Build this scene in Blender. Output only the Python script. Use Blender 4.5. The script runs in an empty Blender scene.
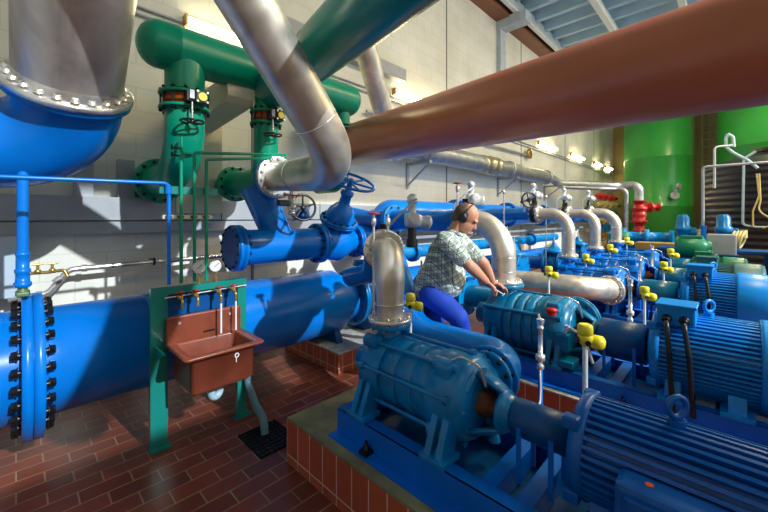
import bpy, bmesh, math, random
from mathutils import Vector as V, Matrix
random.seed(7)
SC = bpy.context.scene
COL = SC.collection
PI = math.pi

# ---------------------------------------------------------------- materials
def ramp(nt, fac, stops):
    r = nt.nodes.new('ShaderNodeValToRGB')
    el = r.color_ramp.elements
    el[0].position, el[0].color = stops[0][0], (*stops[0][1], 1)
    el[1].position, el[1].color = stops[-1][0], (*stops[-1][1], 1)
    for p, c in stops[1:-1]:
        e = el.new(p); e.color = (*c, 1)
    nt.links.new(fac, r.inputs['Fac'])
    return r.outputs['Color']

def base(name):
    m = bpy.data.materials.new(name); m.use_nodes = True
    nt = m.node_tree
    return m, nt, nt.nodes['Principled BSDF']

def noise(nt, scale, detail=4, dist=0.0, coord='Object', mscale=None):
    tc = nt.nodes.new('ShaderNodeTexCoord')
    n = nt.nodes.new('ShaderNodeTexNoise')
    n.inputs['Scale'].default_value = scale
    n.inputs['Detail'].default_value = detail
    n.inputs['Distortion'].default_value = dist
    src = tc.outputs[coord]
    if mscale:
        mp = nt.nodes.new('ShaderNodeMapping'); mp.inputs['Scale'].default_value = mscale
        nt.links.new(src, mp.inputs['Vector']); src = mp.outputs['Vector']
    nt.links.new(src, n.inputs['Vector'])
    return n.outputs['Fac']

def bump(nt, b, fac, strength, dist=0.01):
    bp = nt.nodes.new('ShaderNodeBump')
    bp.inputs['Strength'].default_value = strength
    bp.inputs['Distance'].default_value = dist
    nt.links.new(fac, bp.inputs['Height'])
    nt.links.new(bp.outputs['Normal'], b.inputs['Normal'])

def paint(name, c, rough=0.3, var=0.12, scale=6, metal=0.0, bmp=0.05, coat=0.0, bscale=60, spec=0.5):
    m, nt, b = base(name)
    b.inputs['Specular IOR Level'].default_value = spec
    f = noise(nt, scale, 5)
    lo = tuple(x * (1 - var) for x in c); hi = tuple(min(1, x * (1 + var)) for x in c)
    nt.links.new(ramp(nt, f, [(0.3, lo), (0.7, hi)]), b.inputs['Base Color'])
    b.inputs['Roughness'].default_value = rough
    b.inputs['Metallic'].default_value = metal
    b.inputs['Coat Weight'].default_value = coat
    if bmp: bump(nt, b, noise(nt, bscale, 3), bmp, 0.004)
    return m

def steel(name, c=(0.55, 0.53, 0.50), rough=0.34, streak=(1, 1, 1), var=0.25):
    m, nt, b = base(name)
    f = noise(nt, 5, 6, 0.6, mscale=streak)
    lo = tuple(x * (1 - var) for x in c); hi = tuple(min(1, x * (1 + var)) for x in c)
    nt.links.new(ramp(nt, f, [(0.3, lo), (0.7, hi)]), b.inputs['Base Color'])
    b.inputs['Metallic'].default_value = 0.75
    r = nt.nodes.new('ShaderNodeMapRange')
    r.inputs['To Min'].default_value = rough - 0.1; r.inputs['To Max'].default_value = rough + 0.15
    nt.links.new(f, r.inputs['Value']); nt.links.new(r.outputs[0], b.inputs['Roughness'])
    bump(nt, b, noise(nt, 40, 4), 0.08, 0.004)
    return m

def emis(name, c, s):
    m, nt, b = base(name)
    b.inputs['Emission Color'].default_value = (*c, 1)
    b.inputs['Emission Strength'].default_value = s
    b.inputs['Base Color'].default_value = (*c, 1)
    return m

def brickmat(name, c1, c2, mortar, bw, rh, ms, off=0.5, swiz=None, rough=0.5, loc=(0, 0, 0), bmp=0.3, nvar=0.5):
    m, nt, b = base(name)
    tc = nt.nodes.new('ShaderNodeTexCoord')
    src = tc.outputs['Object']
    if swiz:
        sx = nt.nodes.new('ShaderNodeSeparateXYZ'); cx = nt.nodes.new('ShaderNodeCombineXYZ')
        nt.links.new(src, sx.inputs[0])
        for i, a in enumerate(swiz):
            if a in 'XYZ': nt.links.new(sx.outputs[a], cx.inputs[i])
        if 'S' in swiz:   # sum of X and Y so both faces of a corner get joints
            ad = nt.nodes.new('ShaderNodeMath'); ad.operation = 'ADD'
            nt.links.new(sx.outputs['X'], ad.inputs[0]); nt.links.new(sx.outputs['Y'], ad.inputs[1])
            nt.links.new(ad.outputs[0], cx.inputs[swiz.index('S')])
        src = cx.outputs[0]
    mp = nt.nodes.new('ShaderNodeMapping'); mp.inputs['Location'].default_value = loc
    nt.links.new(src, mp.inputs['Vector'])
    bt = nt.nodes.new('ShaderNodeTexBrick')
    bt.offset = off
    bt.inputs['Color1'].default_value = (*c1, 1); bt.inputs['Color2'].default_value = (*c2, 1)
    bt.inputs['Mortar'].default_value = (*mortar, 1)
    bt.inputs['Scale'].default_value = 1
    bt.inputs['Brick Width'].default_value = bw; bt.inputs['Row Height'].default_value = rh
    bt.inputs['Mortar Size'].default_value = ms; bt.inputs['Mortar Smooth'].default_value = 0.2
    nt.links.new(mp.outputs[0], bt.inputs['Vector'])
    n = noise(nt, 3.0, 8)
    mx = nt.nodes.new('ShaderNodeMix'); mx.data_type = 'RGBA'; mx.blend_type = 'MULTIPLY'
    mx.inputs['Factor'].default_value = nvar
    nt.links.new(bt.outputs['Color'], mx.inputs['A'])
    nt.links.new(ramp(nt, n, [(0.3, (0.35, 0.35, 0.35)), (0.65, (1, 1, 1))]), mx.inputs['B'])
    nt.links.new(mx.outputs['Result'], b.inputs['Base Color'])
    r = nt.nodes.new('ShaderNodeMapRange'); r.inputs['To Min'].default_value = rough - 0.12; r.inputs['To Max'].default_value = rough + 0.2
    nt.links.new(n, r.inputs['Value']); nt.links.new(r.outputs[0], b.inputs['Roughness'])
    iv = nt.nodes.new('ShaderNodeMath'); iv.operation = 'SUBTRACT'; iv.inputs[0].default_value = 1
    nt.links.new(bt.outputs['Fac'], iv.inputs[1])
    bump(nt, b, iv.outputs[0], bmp, 0.004)
    return m

BLUE = paint('pipe_blue', (0.0, 0.165, 0.62), 0.26, 0.1, 3, bmp=0.03, spec=.35)
BLUE2 = paint('pump_blue', (0.0, 0.175, 0.47), 0.26, 0.25, 8, bmp=0.3, bscale=25, spec=.4)
BLUE3 = paint('motor_blue', (0.0, 0.235, 0.70), 0.33, 0.12, 6, bmp=0.1, spec=.35)
BLUED = paint('guard_blue', (0.0, 0.065, 0.24), 0.38, 0.15, 6, bmp=0.06, spec=.3)
FRAMEB = paint('frame_blue', (0.0, 0.13, 0.60), 0.35, 0.15, 5, bmp=0.08, spec=.3)
TEAL = paint('pump_teal', (0.0, 0.15, 0.30), 0.3, 0.25, 8, bmp=0.3, bscale=25, spec=.4)
GREEN = paint('pipe_green', (0.0, 0.26, 0.155), 0.28, 0.1, 3, bmp=0.03, spec=.4)
TEALG = paint('stand_teal', (0.006, 0.20, 0.17), 0.3, 0.1, 4, coat=0.2)
TANKG = paint('tank_green', (0.035, 0.30, 0.05), 0.28, 0.15, 0.7, coat=0.3, bmp=0.02)
MOTG = paint('motor_grey_green', (0.012, 0.11, 0.12), 0.4, 0.12, 6)
MOTGR = paint('motor_green', (0.004, 0.17, 0.075), 0.35, 0.12, 6)
BROWN = paint('pipe_brown', (0.50, 0.135, 0.065), 0.33, 0.10, 2, bmp=0.05)
SINKM = paint('sink_clay', (0.20, 0.048, 0.026), 0.3, 0.2, 7)
SS = steel('stainless', (0.66, 0.61, 0.53), 0.40)
SSW = steel('stainless_wall_pipe', (0.42, 0.43, 0.43), 0.40)
SSL = steel('stainless_large', (0.62, 0.57, 0.54), 0.40, (1, 1, .25), 0.3)
SSB = steel('bright_steel', (0.75, 0.73, 0.70), 0.22)
GALV = paint('galvanised_grey', (0.36, 0.38, 0.41), 0.45, 0.12, 4, metal=0.3)
BLACK = paint('black_rubber', (0.008, 0.008, 0.010), 0.35, 0.2)
BOLTM = paint('bolt_black', (0.015, 0.017, 0.022), 0.35, 0.2, metal=0.5)
BOLTS = steel('bolt_steel', (0.65, 0.62, 0.58), 0.25)
YEL = paint('instrument_yellow', (0.80, 0.66, 0.02), 0.35, 0.08)
YELW = paint('valve_yellow', (0.85, 0.68, 0.02), 0.35, 0.05)
ORNG = paint('disc_orange', (0.55, 0.10, 0.01), 0.4, 0.15)
RED = paint('handle_red', (0.45, 0.012, 0.010), 0.35, 0.1)
BRASS = steel('brass', (0.55, 0.34, 0.10), 0.28)
WHITE = paint('white_paint', (0.75, 0.76, 0.78), 0.35, 0.05)
GREYC = paint('actuator_grey', (0.66, 0.69, 0.72), 0.3, 0.08, metal=0.3)
PALE = paint('cabinet_pale_blue', (0.40, 0.50, 0.58), 0.45, 0.05)
HOSEY = paint('hose_yellow', (0.55, 0.43, 0.16), 0.4, 0.1)
HOSEB = paint('hose_pale', (0.35, 0.48, 0.55), 0.4, 0.1)
RUST = paint('rusty_opening', (0.10, 0.03, 0.01), 0.7, 0.6, 20)
PLASTB = paint('tank_black', (0.012, 0.012, 0.014), 0.35, 0.2, 2)
BEIGE = paint('corbel_beige', (0.60, 0.56, 0.42), 0.7, 0.08, 3)
DRAIN = paint('drain_grey_blue', (0.10, 0.22, 0.27), 0.4, 0.1)
TUBE = emis('tube_light', (1.0, 0.84, 0.48), 36)
GLASSW = paint('dial_white', (0.8, 0.8, 0.78), 0.3, 0.02)
FLOORM = brickmat('floor_brick', (0.235, 0.050, 0.030), (0.140, 0.031, 0.019), (0.30, 0.20, 0.10), 0.25, 0.125, 0.0045, 0.5, None, 0.36, (0.0, 0.01, 0))
TILEM = brickmat('plinth_tile', (0.46, 0.10, 0.045), (0.38, 0.08, 0.038), (0.62, 0.52, 0.42), 0.13, 0.24, 0.004, 0.0, ('S', 'Z', '0'), 0.35, (0.02, 0.185, 0), nvar=0.25)
WALLM = None

def wall_material():
    m, nt, b = base('wall_paint')
    tc = nt.nodes.new('ShaderNodeTexCoord')
    sx = nt.nodes.new('ShaderNodeSeparateXYZ'); cx = nt.nodes.new('ShaderNodeCombineXYZ')
    nt.links.new(tc.outputs['Object'], sx.inputs[0])
    ad = nt.nodes.new('ShaderNodeMath'); ad.operation = 'ADD'
    nt.links.new(sx.outputs['X'], ad.inputs[0]); nt.links.new(sx.outputs['Y'], ad.inputs[1])
    nt.links.new(ad.outputs[0], cx.inputs[0]); nt.links.new(sx.outputs['Z'], cx.inputs[1])
    bt = nt.nodes.new('ShaderNodeTexBrick')
    bt.inputs['Color1'].default_value = (0.76, 0.76, 0.69, 1); bt.inputs['Color2'].default_value = (0.72, 0.73, 0.67, 1)
    bt.inputs['Mortar'].default_value = (0.64, 0.64, 0.58, 1)
    bt.inputs['Scale'].default_value = 1
    bt.inputs['Brick Width'].default_value = 0.5; bt.inputs['Row Height'].default_value = 0.25
    bt.inputs['Mortar Size'].default_value = 0.006
    nt.links.new(cx.outputs[0], bt.inputs['Vector'])
    mx = nt.nodes.new('ShaderNodeMix'); mx.data_type = 'RGBA'; mx.blend_type = 'MULTIPLY'
    mx.inputs['Factor'].default_value = 0.35
    nt.links.new(bt.outputs['Color'], mx.inputs['A'])
    nt.links.new(ramp(nt, noise(nt, 1.2, 8), [(0.3, (0.55, 0.52, 0.42)), (0.6, (1, 1, 1))]), mx.inputs['B'])
    nt.links.new(mx.outputs['Result'], b.inputs['Base Color'])
    b.inputs['Roughness'].default_value = 0.55
    bump(nt, b, noise(nt, 30, 5), 0.12, 0.01)
    return m
WALLM = wall_material()
CEIL = paint('ceiling_sheet', (0.36, 0.52, 0.64), 0.5, 0.06, 2)
CEILR = paint('ceiling_rib', (0.70, 0.74, 0.70), 0.5, 0.04, 2)
BEAM = paint('beam_brown', (0.22, 0.085, 0.04), 0.5, 0.1, 2)
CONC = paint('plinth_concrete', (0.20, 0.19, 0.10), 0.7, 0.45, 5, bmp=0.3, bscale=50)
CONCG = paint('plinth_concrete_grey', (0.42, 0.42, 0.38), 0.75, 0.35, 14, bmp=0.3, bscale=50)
SKIN = paint('skin', (0.60, 0.27, 0.17), 0.5, 0.08, 14, bmp=0.05)
HAIR = paint('hair', (0.10, 0.07, 0.05), 0.7, 0.4, 40, bmp=0.3, bscale=120)
JEANS = paint('work_trousers', (0.0, 0.045, 0.42), 0.75, 0.25, 5, bmp=0.35, bscale=14)
SHOE = paint('shoe_leather', (0.02, 0.016, 0.014), 0.5, 0.2)

def plaid():
    m, nt, b = base('plaid_shirt')
    tc = nt.nodes.new('ShaderNodeTexCoord')
    mp = nt.nodes.new('ShaderNodeMapping'); mp.inputs['Rotation'].default_value = (0.1, 0.45, 0.2)
    nt.links.new(tc.outputs['Object'], mp.inputs['Vector'])
    sx = nt.nodes.new('ShaderNodeSeparateXYZ'); nt.links.new(mp.outputs[0], sx.inputs[0])
    cur = None
    def stripes(ax, per, width, phase):
        a = nt.nodes.new('ShaderNodeMath'); a.operation = 'MULTIPLY'; a.inputs[1].default_value = 1 / per
        nt.links.new(sx.outputs[ax], a.inputs[0])
        p = nt.nodes.new('ShaderNodeMath'); p.operation = 'ADD'; p.inputs[1].default_value = phase
        nt.links.new(a.outputs[0], p.inputs[0])
        f = nt.nodes.new('ShaderNodeMath'); f.operation = 'FRACT'; nt.links.new(p.outputs[0], f.inputs[0])
        l = nt.nodes.new('ShaderNodeMath'); l.operation = 'LESS_THAN'; l.inputs[1].default_value = width
        nt.links.new(f.outputs[0], l.inputs[0])
        return l.outputs[0]
    col = None
    for ax, per, w, ph, c in (('Z', .062, .42, 0, (0.55, 0.62, 0.62)), ('X', .06, .42, .1, (0.55, 0.62, 0.62)), ('Y', .06, .42, .3, (0.62, 0.68, 0.66)),
                              ('Z', .062, .10, .2, (0.25, 0.36, 0.42)), ('X', .06, .10, .3, (0.25, 0.36, 0.42)), ('Y', .06, .10, .6, (0.3, 0.38, 0.42))):
        mx = nt.nodes.new('ShaderNodeMix'); mx.data_type = 'RGBA'; mx.blend_type = 'MULTIPLY'
        if col is None: mx.inputs['A'].default_value = (0.92, 0.93, 0.84, 1)
        else: nt.links.new(col, mx.inputs['A'])
        mx.inputs['B'].default_value = (*c, 1)
        nt.links.new(stripes(ax, per, w, ph), mx.inputs['Factor'])
        col = mx.outputs['Result']
    nt.links.new(col, b.inputs['Base Color'])
    b.inputs['Roughness'].default_value = 0.8
    bump(nt, b, noise(nt, 9, 3), 0.6, 0.02)
    return m
SHIRT = plaid()

# ---------------------------------------------------------------- mesh builder
def frame_from(d):
    d = V(d).normalized()
    up = V((0, 0, 1)) if abs(d.z) < 0.95 else V((1, 0, 0))
    x = up.cross(d).normalized(); y = d.cross(x)
    return x, y, d

class MB:
    def __init__(s): s.v = []; s.f = []; s.flat = set()
    def add(s, vs, fs, flat=False):
        o = len(s.v); s.v += [tuple(v) for v in vs]
        for f in fs:
            if flat: s.flat.add(len(s.f))
            s.f.append(tuple(i + o for i in f))
        return s
    def box(s, c, d, rot=None, bev=0.0):
        c = V(c); hx, hy, hz = [q / 2 for q in d]
        R = rot if rot else Matrix.Identity(3)
        if bev <= 0:
            vs = [c + R @ V((x * hx, y * hy, z * hz)) for x in (-1, 1) for y in (-1, 1) for z in (-1, 1)]
            fs = [(0, 1, 3, 2), (4, 6, 7, 5), (0, 4, 5, 1), (2, 3, 7, 6), (0, 2, 6, 4), (1, 5, 7, 3)]
            return s.add(vs, fs, True)
        bm = bmesh.new(); bmesh.ops.create_cube(bm, size=1)
        for v in bm.verts: v.co = V((v.co.x * d[0], v.co.y * d[1], v.co.z * d[2]))
        bmesh.ops.bevel(bm, geom=bm.edges[:], offset=bev, segments=2, profile=0.6, affect='EDGES')
        bm.verts.index_update()
        s.add([c + R @ v.co for v in bm.verts], [[v.index for v in f.verts] for f in bm.faces], True)
        bm.free(); return s
    def rings(s, rings, cap0=True, cap1=True, closed=False):
        n = len(rings[0]); vs = [p for r in rings for p in r]; fs = []
        m = len(rings)
        for i in range(m if closed else m - 1):
            for j in range(n):
                a = i * n + j; b = i * n + (j + 1) % n; k = (i + 1) % m
                fs.append((a, b, k * n + (j + 1) % n, k * n + j))
        s.add(vs, fs)
        if not closed:
            if cap0: s.add(rings[0][::-1], [tuple(range(n))], True)
            if cap1: s.add(rings[-1], [tuple(range(n))], True)
        return s
    def lathe(s, c, axis, prof, seg=32, cap=True, sx=1, sy=1):
        """prof: list of (distance along axis, radius)"""
        x, y, d = frame_from(axis); c = V(c)
        rs = []
        for h, r in prof:
            rs.append([c + d * h + (x * math.cos(2 * PI * j / seg) * sx + y * math.sin(2 * PI * j / seg) * sy) * max(r, 1e-4) for j in range(seg)])
        return s.rings(rs, cap, cap)
    def cyl(s, a, b, r, r2=None, seg=24):
        a = V(a); b = V(b); L = (b - a).length
        return s.lathe(a, b - a, [(0, r), (L, r if r2 is None else r2)], seg)
    def tube(s, pts, r, seg=24, closed=False, cap=True):
        pts = [V(p) for p in pts]; n = len(pts)
        rr = r if isinstance(r, (list, tuple)) else [r] * n
        tang = []
        for i in range(n):
            if closed: t = pts[(i + 1) % n] - pts[i - 1]
            else: t = pts[min(i + 1, n - 1)] - pts[max(i - 1, 0)]
            tang.append(t.normalized())
        x, y, d = frame_from(tang[0]); rs = []
        for i in range(n):
            t = tang[i]; x = (x - t * x.dot(t)).normalized(); y = t.cross(x)
            rs.append([pts[i] + (x * math.cos(2 * PI * j / seg) + y * math.sin(2 * PI * j / seg)) * rr[i] for j in range(seg)])
        return s.rings(rs, cap, cap, closed)
    def torus(s, c, axis, R, r, seg=32, ts=10, sx=1):
        x, y, d = frame_from(axis); c = V(c)
        return s.tube([c + (x * math.cos(2 * PI * j / seg) * sx + y * math.sin(2 * PI * j / seg)) * R for j in range(seg)], r, ts, True)
    def ball(s, c, r, seg=16, rx=(1, 1, 1), rot=None):
        c = V(c); R = rot if rot else Matrix.Identity(3); rs = []
        m = max(6, seg // 2)
        for i in range(m + 1):
            a = PI * i / m
            q = max(math.sin(a), 1e-3)
            rs.append([c + R @ V((q * math.cos(2 * PI * j / seg) * r * rx[0], q * math.sin(2 * PI * j / seg) * r * rx[1], -math.cos(a) * r * rx[2])) for j in range(seg)])
        return s.rings(rs)
    def prism(s, poly, d):
        """extrude polygon (3D points) by vector d"""
        n = len(poly); d = V(d); vs = [V(p) for p in poly] + [V(p) + d for p in poly]
        fs = [tuple(range(n))[::-1], tuple(range(n, 2 * n))] + [(i, (i + 1) % n, n + (i + 1) % n, n + i) for i in range(n)]
        return s.add(vs, fs, True)
    def mesh(s, name, mat, origin=(0, 0, 0)):
        o = V(origin); me = bpy.data.meshes.new(name)
        me.from_pydata([tuple(V(v) - o) for v in s.v], [], s.f)
        bm = bmesh.new(); bm.from_mesh(me)
        bmesh.ops.recalc_face_normals(bm, faces=bm.faces[:]); bm.to_mesh(me); bm.free()
        for i, p in enumerate(me.polygons): p.use_smooth = i not in s.flat
        me.materials.append(mat)
        return me
    def build(s, name, mat, parent=None, origin=None):
        """vertices are given in world coordinates; the parent may only be translated"""
        if parent is not None: o = wloc(parent)
        else: o = V(origin) if origin is not None else V((0, 0, 0))
        me = s.mesh(name, mat, o)
        ob = bpy.data.objects.new(name, me); COL.objects.link(ob)
        if parent is not None: ob.parent = parent
        else: ob.location = o
        return ob

def wloc(o):
    l = V(o.location)
    while o.parent: o = o.parent; l = l + V(o.location)
    return l

def tag(o, label=None, cat=None, group=None, kind=None):
    if label: o['label'] = label
    if cat: o['category'] = cat
    if group: o['group'] = group
    if kind: o['kind'] = kind
    return o

def thing(name, label, cat, loc, group=None):
    o = bpy.data.objects.new(name, None); COL.objects.link(o)
    o.location = loc; o.empty_display_size = 0.1
    return tag(o, label, cat, group)

def struct(name, mb, mat, label=None, origin=(0, 0, 0)):
    return tag(mb.build(name, mat, None, origin), label, kind='structure')

def arc_path(pts, rad, n=8):
    """polyline with rounded corners; rad = one radius or a list for the inner corners"""
    pts = [V(p) for p in pts]; out = [pts[0]]
    for i in range(1, len(pts) - 1):
        r = rad[i - 1] if isinstance(rad, (list, tuple)) else rad
        a = (pts[i - 1] - pts[i]).normalized(); b = (pts[i + 1] - pts[i]).normalized()
        ang = a.angle(b)
        if ang > PI - 0.02 or r <= 0: out.append(pts[i]); continue
        t = r / math.tan(ang / 2)
        t = min(t, (pts[i - 1] - pts[i]).length * 0.98, (pts[i + 1] - pts[i]).length * 0.98)
        r2 = t * math.tan(ang / 2)
        bis = (a + b).normalized(); c = pts[i] + bis * (r2 / math.sin(ang / 2))
        p0 = pts[i] + a * t; p1 = pts[i] + b * t
        u = p0 - c; w = p1 - c; th = u.angle(w)
        for k in range(n + 1):
            s = k / n
            out.append(c + (u * math.sin((1 - s) * th) + w * math.sin(s * th)) / math.sin(th))
    out.append(pts[-1]); return out

_boltmesh = {}
def bolts(parent, c, axis, R, n, r, L, mat, ph=0.0, name='bolt'):
    x, y, d = frame_from(axis); c = V(c)
    key = (round(r, 4), round(L, 4), mat.name)
    if key not in _boltmesh:
        m = MB()
        m.cyl((0, 0, -L / 2), (0, 0, L / 2), r * 0.55, seg=8)
        m.lathe((0, 0, L / 2 - r * 1.1), (0, 0, 1), [(0, r * 1.25), (r * .15, r * 1.25), (r * .2, r), (r * 1.0, r * .95), (r * 1.1, r * .7)], 6)
        m.lathe((0, 0, -L / 2 + r * 1.1), (0, 0, -1), [(0, r * 1.25), (r * .15, r * 1.25), (r * .2, r), (r * 1.0, r * .95), (r * 1.1, r * .7)], 6)
        _boltmesh[key] = m.mesh('bolt', mat)
    rot = Matrix((x, y, d)).transposed().to_4x4()
    wl = wloc(parent)
    for j in range(n):
        a = 2 * PI * (j + ph) / n
        p = c + (x * math.cos(a) + y * math.sin(a)) * R
        o = bpy.data.objects.new(name, _boltmesh[key]); COL.objects.link(o)
        o.parent = parent
        o.matrix_local = Matrix.Translation(p - wl) @ rot

def flange(parent, c, axis, R, t, n, mat=BLUE, bmat=BOLTM, br=0.012, pair=True, hub=None, name='flange', ph=0.5, seam=0.004):
    """a bolted flange pair: two discs and the bolts between them"""
    d = V(axis).normalized(); c = V(c)
    m = MB(); h = t / 2
    prof = [(-h, R * .8), (-h, R * .98), (-h + .003, R), (-seam, R), (-seam, R * .96), (seam, R * .96), (seam, R), (h - .003, R), (h, R * .98), (h, R * .8)] if pair else \
           [(-h, R * .8), (-h, R * .98), (-h + .003, R), (h - .003, R), (h, R * .98), (h, R * .8)]
    if hub: prof = [(-h - hub[1], hub[0])] + prof + [(h + hub[1], hub[0])]
    m.lathe(c, d, prof, 48)
    f = m.build(name, mat, parent)
    if n: bolts(f, c, d, R * 0.86, n, br, t + br * 3.2, bmat, ph)
    return f

def handwheel(parent, c, axis, R, r, mat, spokes=5, name='handwheel', hub=0.03):
    x, y, d = frame_from(axis); c = V(c); m = MB()
    m.torus(c, d, R, r, 40, 10)
    for k in range(spokes):
        a = 2 * PI * k / spokes + .3
        m.tube([c - d * r * .8, c + (x * math.cos(a) + y * math.sin(a)) * R * .5 - d * r * .5, c + (x * math.cos(a) + y * math.sin(a)) * R], r * .75, 8)
    m.lathe(c, d, [(-hub, hub * .8), (-hub * .2, hub), (hub * .5, hub), (hub * .8, hub * .5)], 16)
    return m.build(name, mat, parent)

# ---------------------------------------------------------------- camera
f_px = math.sqrt(351 * 368); TH = math.atan2(351, f_px)
H = 1.6
cam = bpy.data.cameras.new('camera'); co = bpy.data.objects.new('camera', cam); COL.objects.link(co)
cam.sensor_width = 36; cam.lens = f_px / 768 * 36; cam.shift_y = -(256 - 217.6) / 768
cam.clip_start = 0.05
co.location = (0, 0, H); co.rotation_euler = (PI / 2, 0, TH - PI / 2)
SC.camera = co
SC.view_settings.view_transform = 'Standard'; SC.view_settings.look = 'None'
SC.view_settings.gamma = 1; SC.view_settings.use_curve_mapping = False
SC.view_settings.exposure = 0.0

#==SETTING==
WY = 4.6
m = MB().box((10, -0.25, -0.1), (26, 9.9, 0.2)); struct('floor', m, FLOORM, origin=(0, 0, 0))
m = MB().box((10, WY + .1, 3.6), (26, .2, 7.6))
struct('wall_back', m, WALLM)
m = MB().box((22.1, 0, 3.6), (.2, 9.4, 7.6)); struct('wall_right', m, paint('end_wall_ochre', (0.30, 0.24, 0.08), 0.6, 0.15, 1))
m = MB().box((-2.1, 0, 3.6), (.2, 9.4, 7.6)); struct('wall_left', m, WALLM)
# ceiling: profiled sheet with ribs along Y
m = MB()
m.box((10, -0.2, 7.45), (26, 9.8, 0.06)); cl = struct('ceiling', m, CEIL)
rib = MB()
x = 3.2
while x < 22:
    rib.prism([(x, 4.05, 7.42), (x + .10, 4.05, 7.12), (x + .24, 4.05, 7.12), (x + .34, 4.05, 7.42)], (0, -8.3, 0)); x += 0.69
r_ = rib.build('ceiling_rib', CEIL, cl); tag(r_, kind='structure')
m = MB()
m.box((10, 2.5, 7.02), (26, .14, .2)); m.box((10, .95, 7.02), (26, .14, .2)); m.box((10, -1.2, 7.02), (26, .14, .2))
r_ = m.build('ceiling_purlin', CEILR, cl)
m = MB().box((10, 4.07, 7.08), (26, .10, .30)); struct('trim_1', m, CEILR)
m = MB().box((10, 4.42, 6.93), (26, .36, .12)); m.box((10, 4.42, 7.12), (26, .06, .3)); m.box((10, 4.42, 7.3), (26, .36, .1)); struct('trim_2', m, BEAM)
# wall panel joints
for i, xx in enumerate((2.2, 6.7, 10.6, 14.5, 18.4)):
    m = MB().box((xx, WY - .004, 3.8), (.03, .012, 7.2)); struct('trim_%d' % (3 + i), m, paint('joint_grey', (0.16, 0.18, 0.2), .7))
m = MB().box((9.2, WY - .06, 5.35), (.30, .12, 3.0)); m.box((9.2, 4.2, 6.78), (.34, .80, .26));
struct('trim_9', m, paint('pilaster_grey_blue', (0.42, 0.48, 0.55), .6))
m = MB().box((3.7, WY - .08, 4.28), (2.9, .16, .22)); struct('trim_10', m, paint('ledge_grey', (0.36, 0.38, 0.40), .6))

#==LIGHTS AND WALL FITTINGS==
def tube_light(x0, x1, z, label, y=WY - .06):
    t = thing('fluorescent_lamp', label, 'lamp', ((x0 + x1) / 2, y, z), 'fluorescent lamps along the back wall')
    MB().box(((x0 + x1) / 2, y + .03, z + .045), (x1 - x0, .06, .03)).build('housing', WHITE, t)
    MB().cyl((x0 + .03, y - .02, z), (x1 - .03, y - .02, z), .042).build('diffuser', TUBE, t)
    for xx in (x0, x1):
        MB().box((xx, y, z), (.03, .1, .13), bev=.006).build('end_cap', BRASS, t)
tube_light(1.37, 2.75, 3.88, 'bright tube lamp above the green header pipe, behind the steel pipe')
tube_light(4.92, 6.5, 3.95, 'bright tube lamp emerging above the brown pipe')
tube_light(11.8, 13.4, 4.02, 'nearest of the four bright tube lamps in a row right of the brown pipe')
tube_light(15.0, 16.6, 4.05, 'second of the four bright tube lamps along the far back wall')
tube_light(18.2, 19.4, 4.07, 'third of the four bright tube lamps along the far back wall')
tube_light(20.2, 21.4, 4.08, 'farthest bright tube lamp, beside the corner behind the green tank')
t = thing('conduit_pipe', 'thin double conduit running between the tube lamps on the back wall', 'conduit', (7, WY - .04, 3.8))
for zz in (3.78, 3.86): MB().cyl((-1.5, WY - .024, zz), (21.8, WY - .024, zz), .016, seg=10).build('conduit', GALV, t)
# cable trunking on wall
t = thing('cable_trunking', 'long grey metal cable trunking along the back wall below eye level', 'trunking', (1.5, WY, 1.45))
MB().box((2.75, WY - .065, 1.69), (9.2, .12, .23)).build('cover', GALV, t)
MB().box((2.75, WY - .055, 1.50), (9.2, .10, .12)).build('lower_cover', GALV, t)
for xx in (0.06, 1.35, 1.75, 3.2, 4.6): MB().box((xx, WY - .123, 1.69), (.012, .006, .235)).build('joint', BOLTM, t)
for xx, lb in ((.46, 'grey vertical wall duct rising from the trunking, below the blue elbow'), (.80, 'grey vertical wall duct rising from the trunking, beside the green elbow flange')):
    m = MB().box((xx, WY - .05, 1.95), (.145, .10, .50), bev=.004)
    tag(m.build('wall_duct', GALV, None, (xx, WY, 1.8)), lb, 'duct', 'vertical wall ducts')
# pale cabinet at left edge
t = thing('pale_cabinet', 'pale blue cabinet on the back wall at the left edge', 'cabinet', (-.12, WY - .15, .95))
MB().box((-.10, WY - .12, 1.18), (.36, .24, .52), bev=.006).build('body', PALE, t)
MB().box((.04, WY - .245, 1.18), (.05, .012, .44), bev=.002).build('door', PALE, t)
for zz in (1.04, 1.32): MB().cyl((.045, WY - .26, zz), (.045, WY - .24, zz), .012, seg=10).build('knob', GALV, t)
# steel s-pipe on wall
t = thing('s_bend_water_pipe', 'polished steel pipe with an S-bend along the wall above the big blue pipe', 'pipe', (.2, 4.4, 0.9))
MB().tube(arc_path([(-.05, 4.4, .91), (.20, 4.4, .92), (.34, 4.4, 1.12), (.62, 4.4, 1.125), (2.8, 4.4, 1.16)], .09), .026, 14).build('pipe', SSB, t)
for xx, zz in ((.14, .917), (.265, 1.01), (.45, 1.122)): MB().cyl((xx - .02, 4.4, zz), (xx + .02, 4.4, zz + (.0 if xx != .265 else .04)), .034).build('coupling', SSB, t)
MB().torus((1.02, 4.4, 1.135), (1, 0, 0), .033, .01).box((1.02, 4.48, 1.15), (.02, .16, .02)).build('clamp', BOLTM, t)
# drawing sheet on wall (white)
m = MB().box((1.50, WY - .004, 1.06), (.24, .006, .3)); tag(m.build('notice_sheet', WHITE, None, (1.5, WY, 1.0)), 'blank white sheet on the wall behind the gauges', 'notice')
m = MB().box((2.35, 4.2, .985), (1.35, .5, .02)); 

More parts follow.
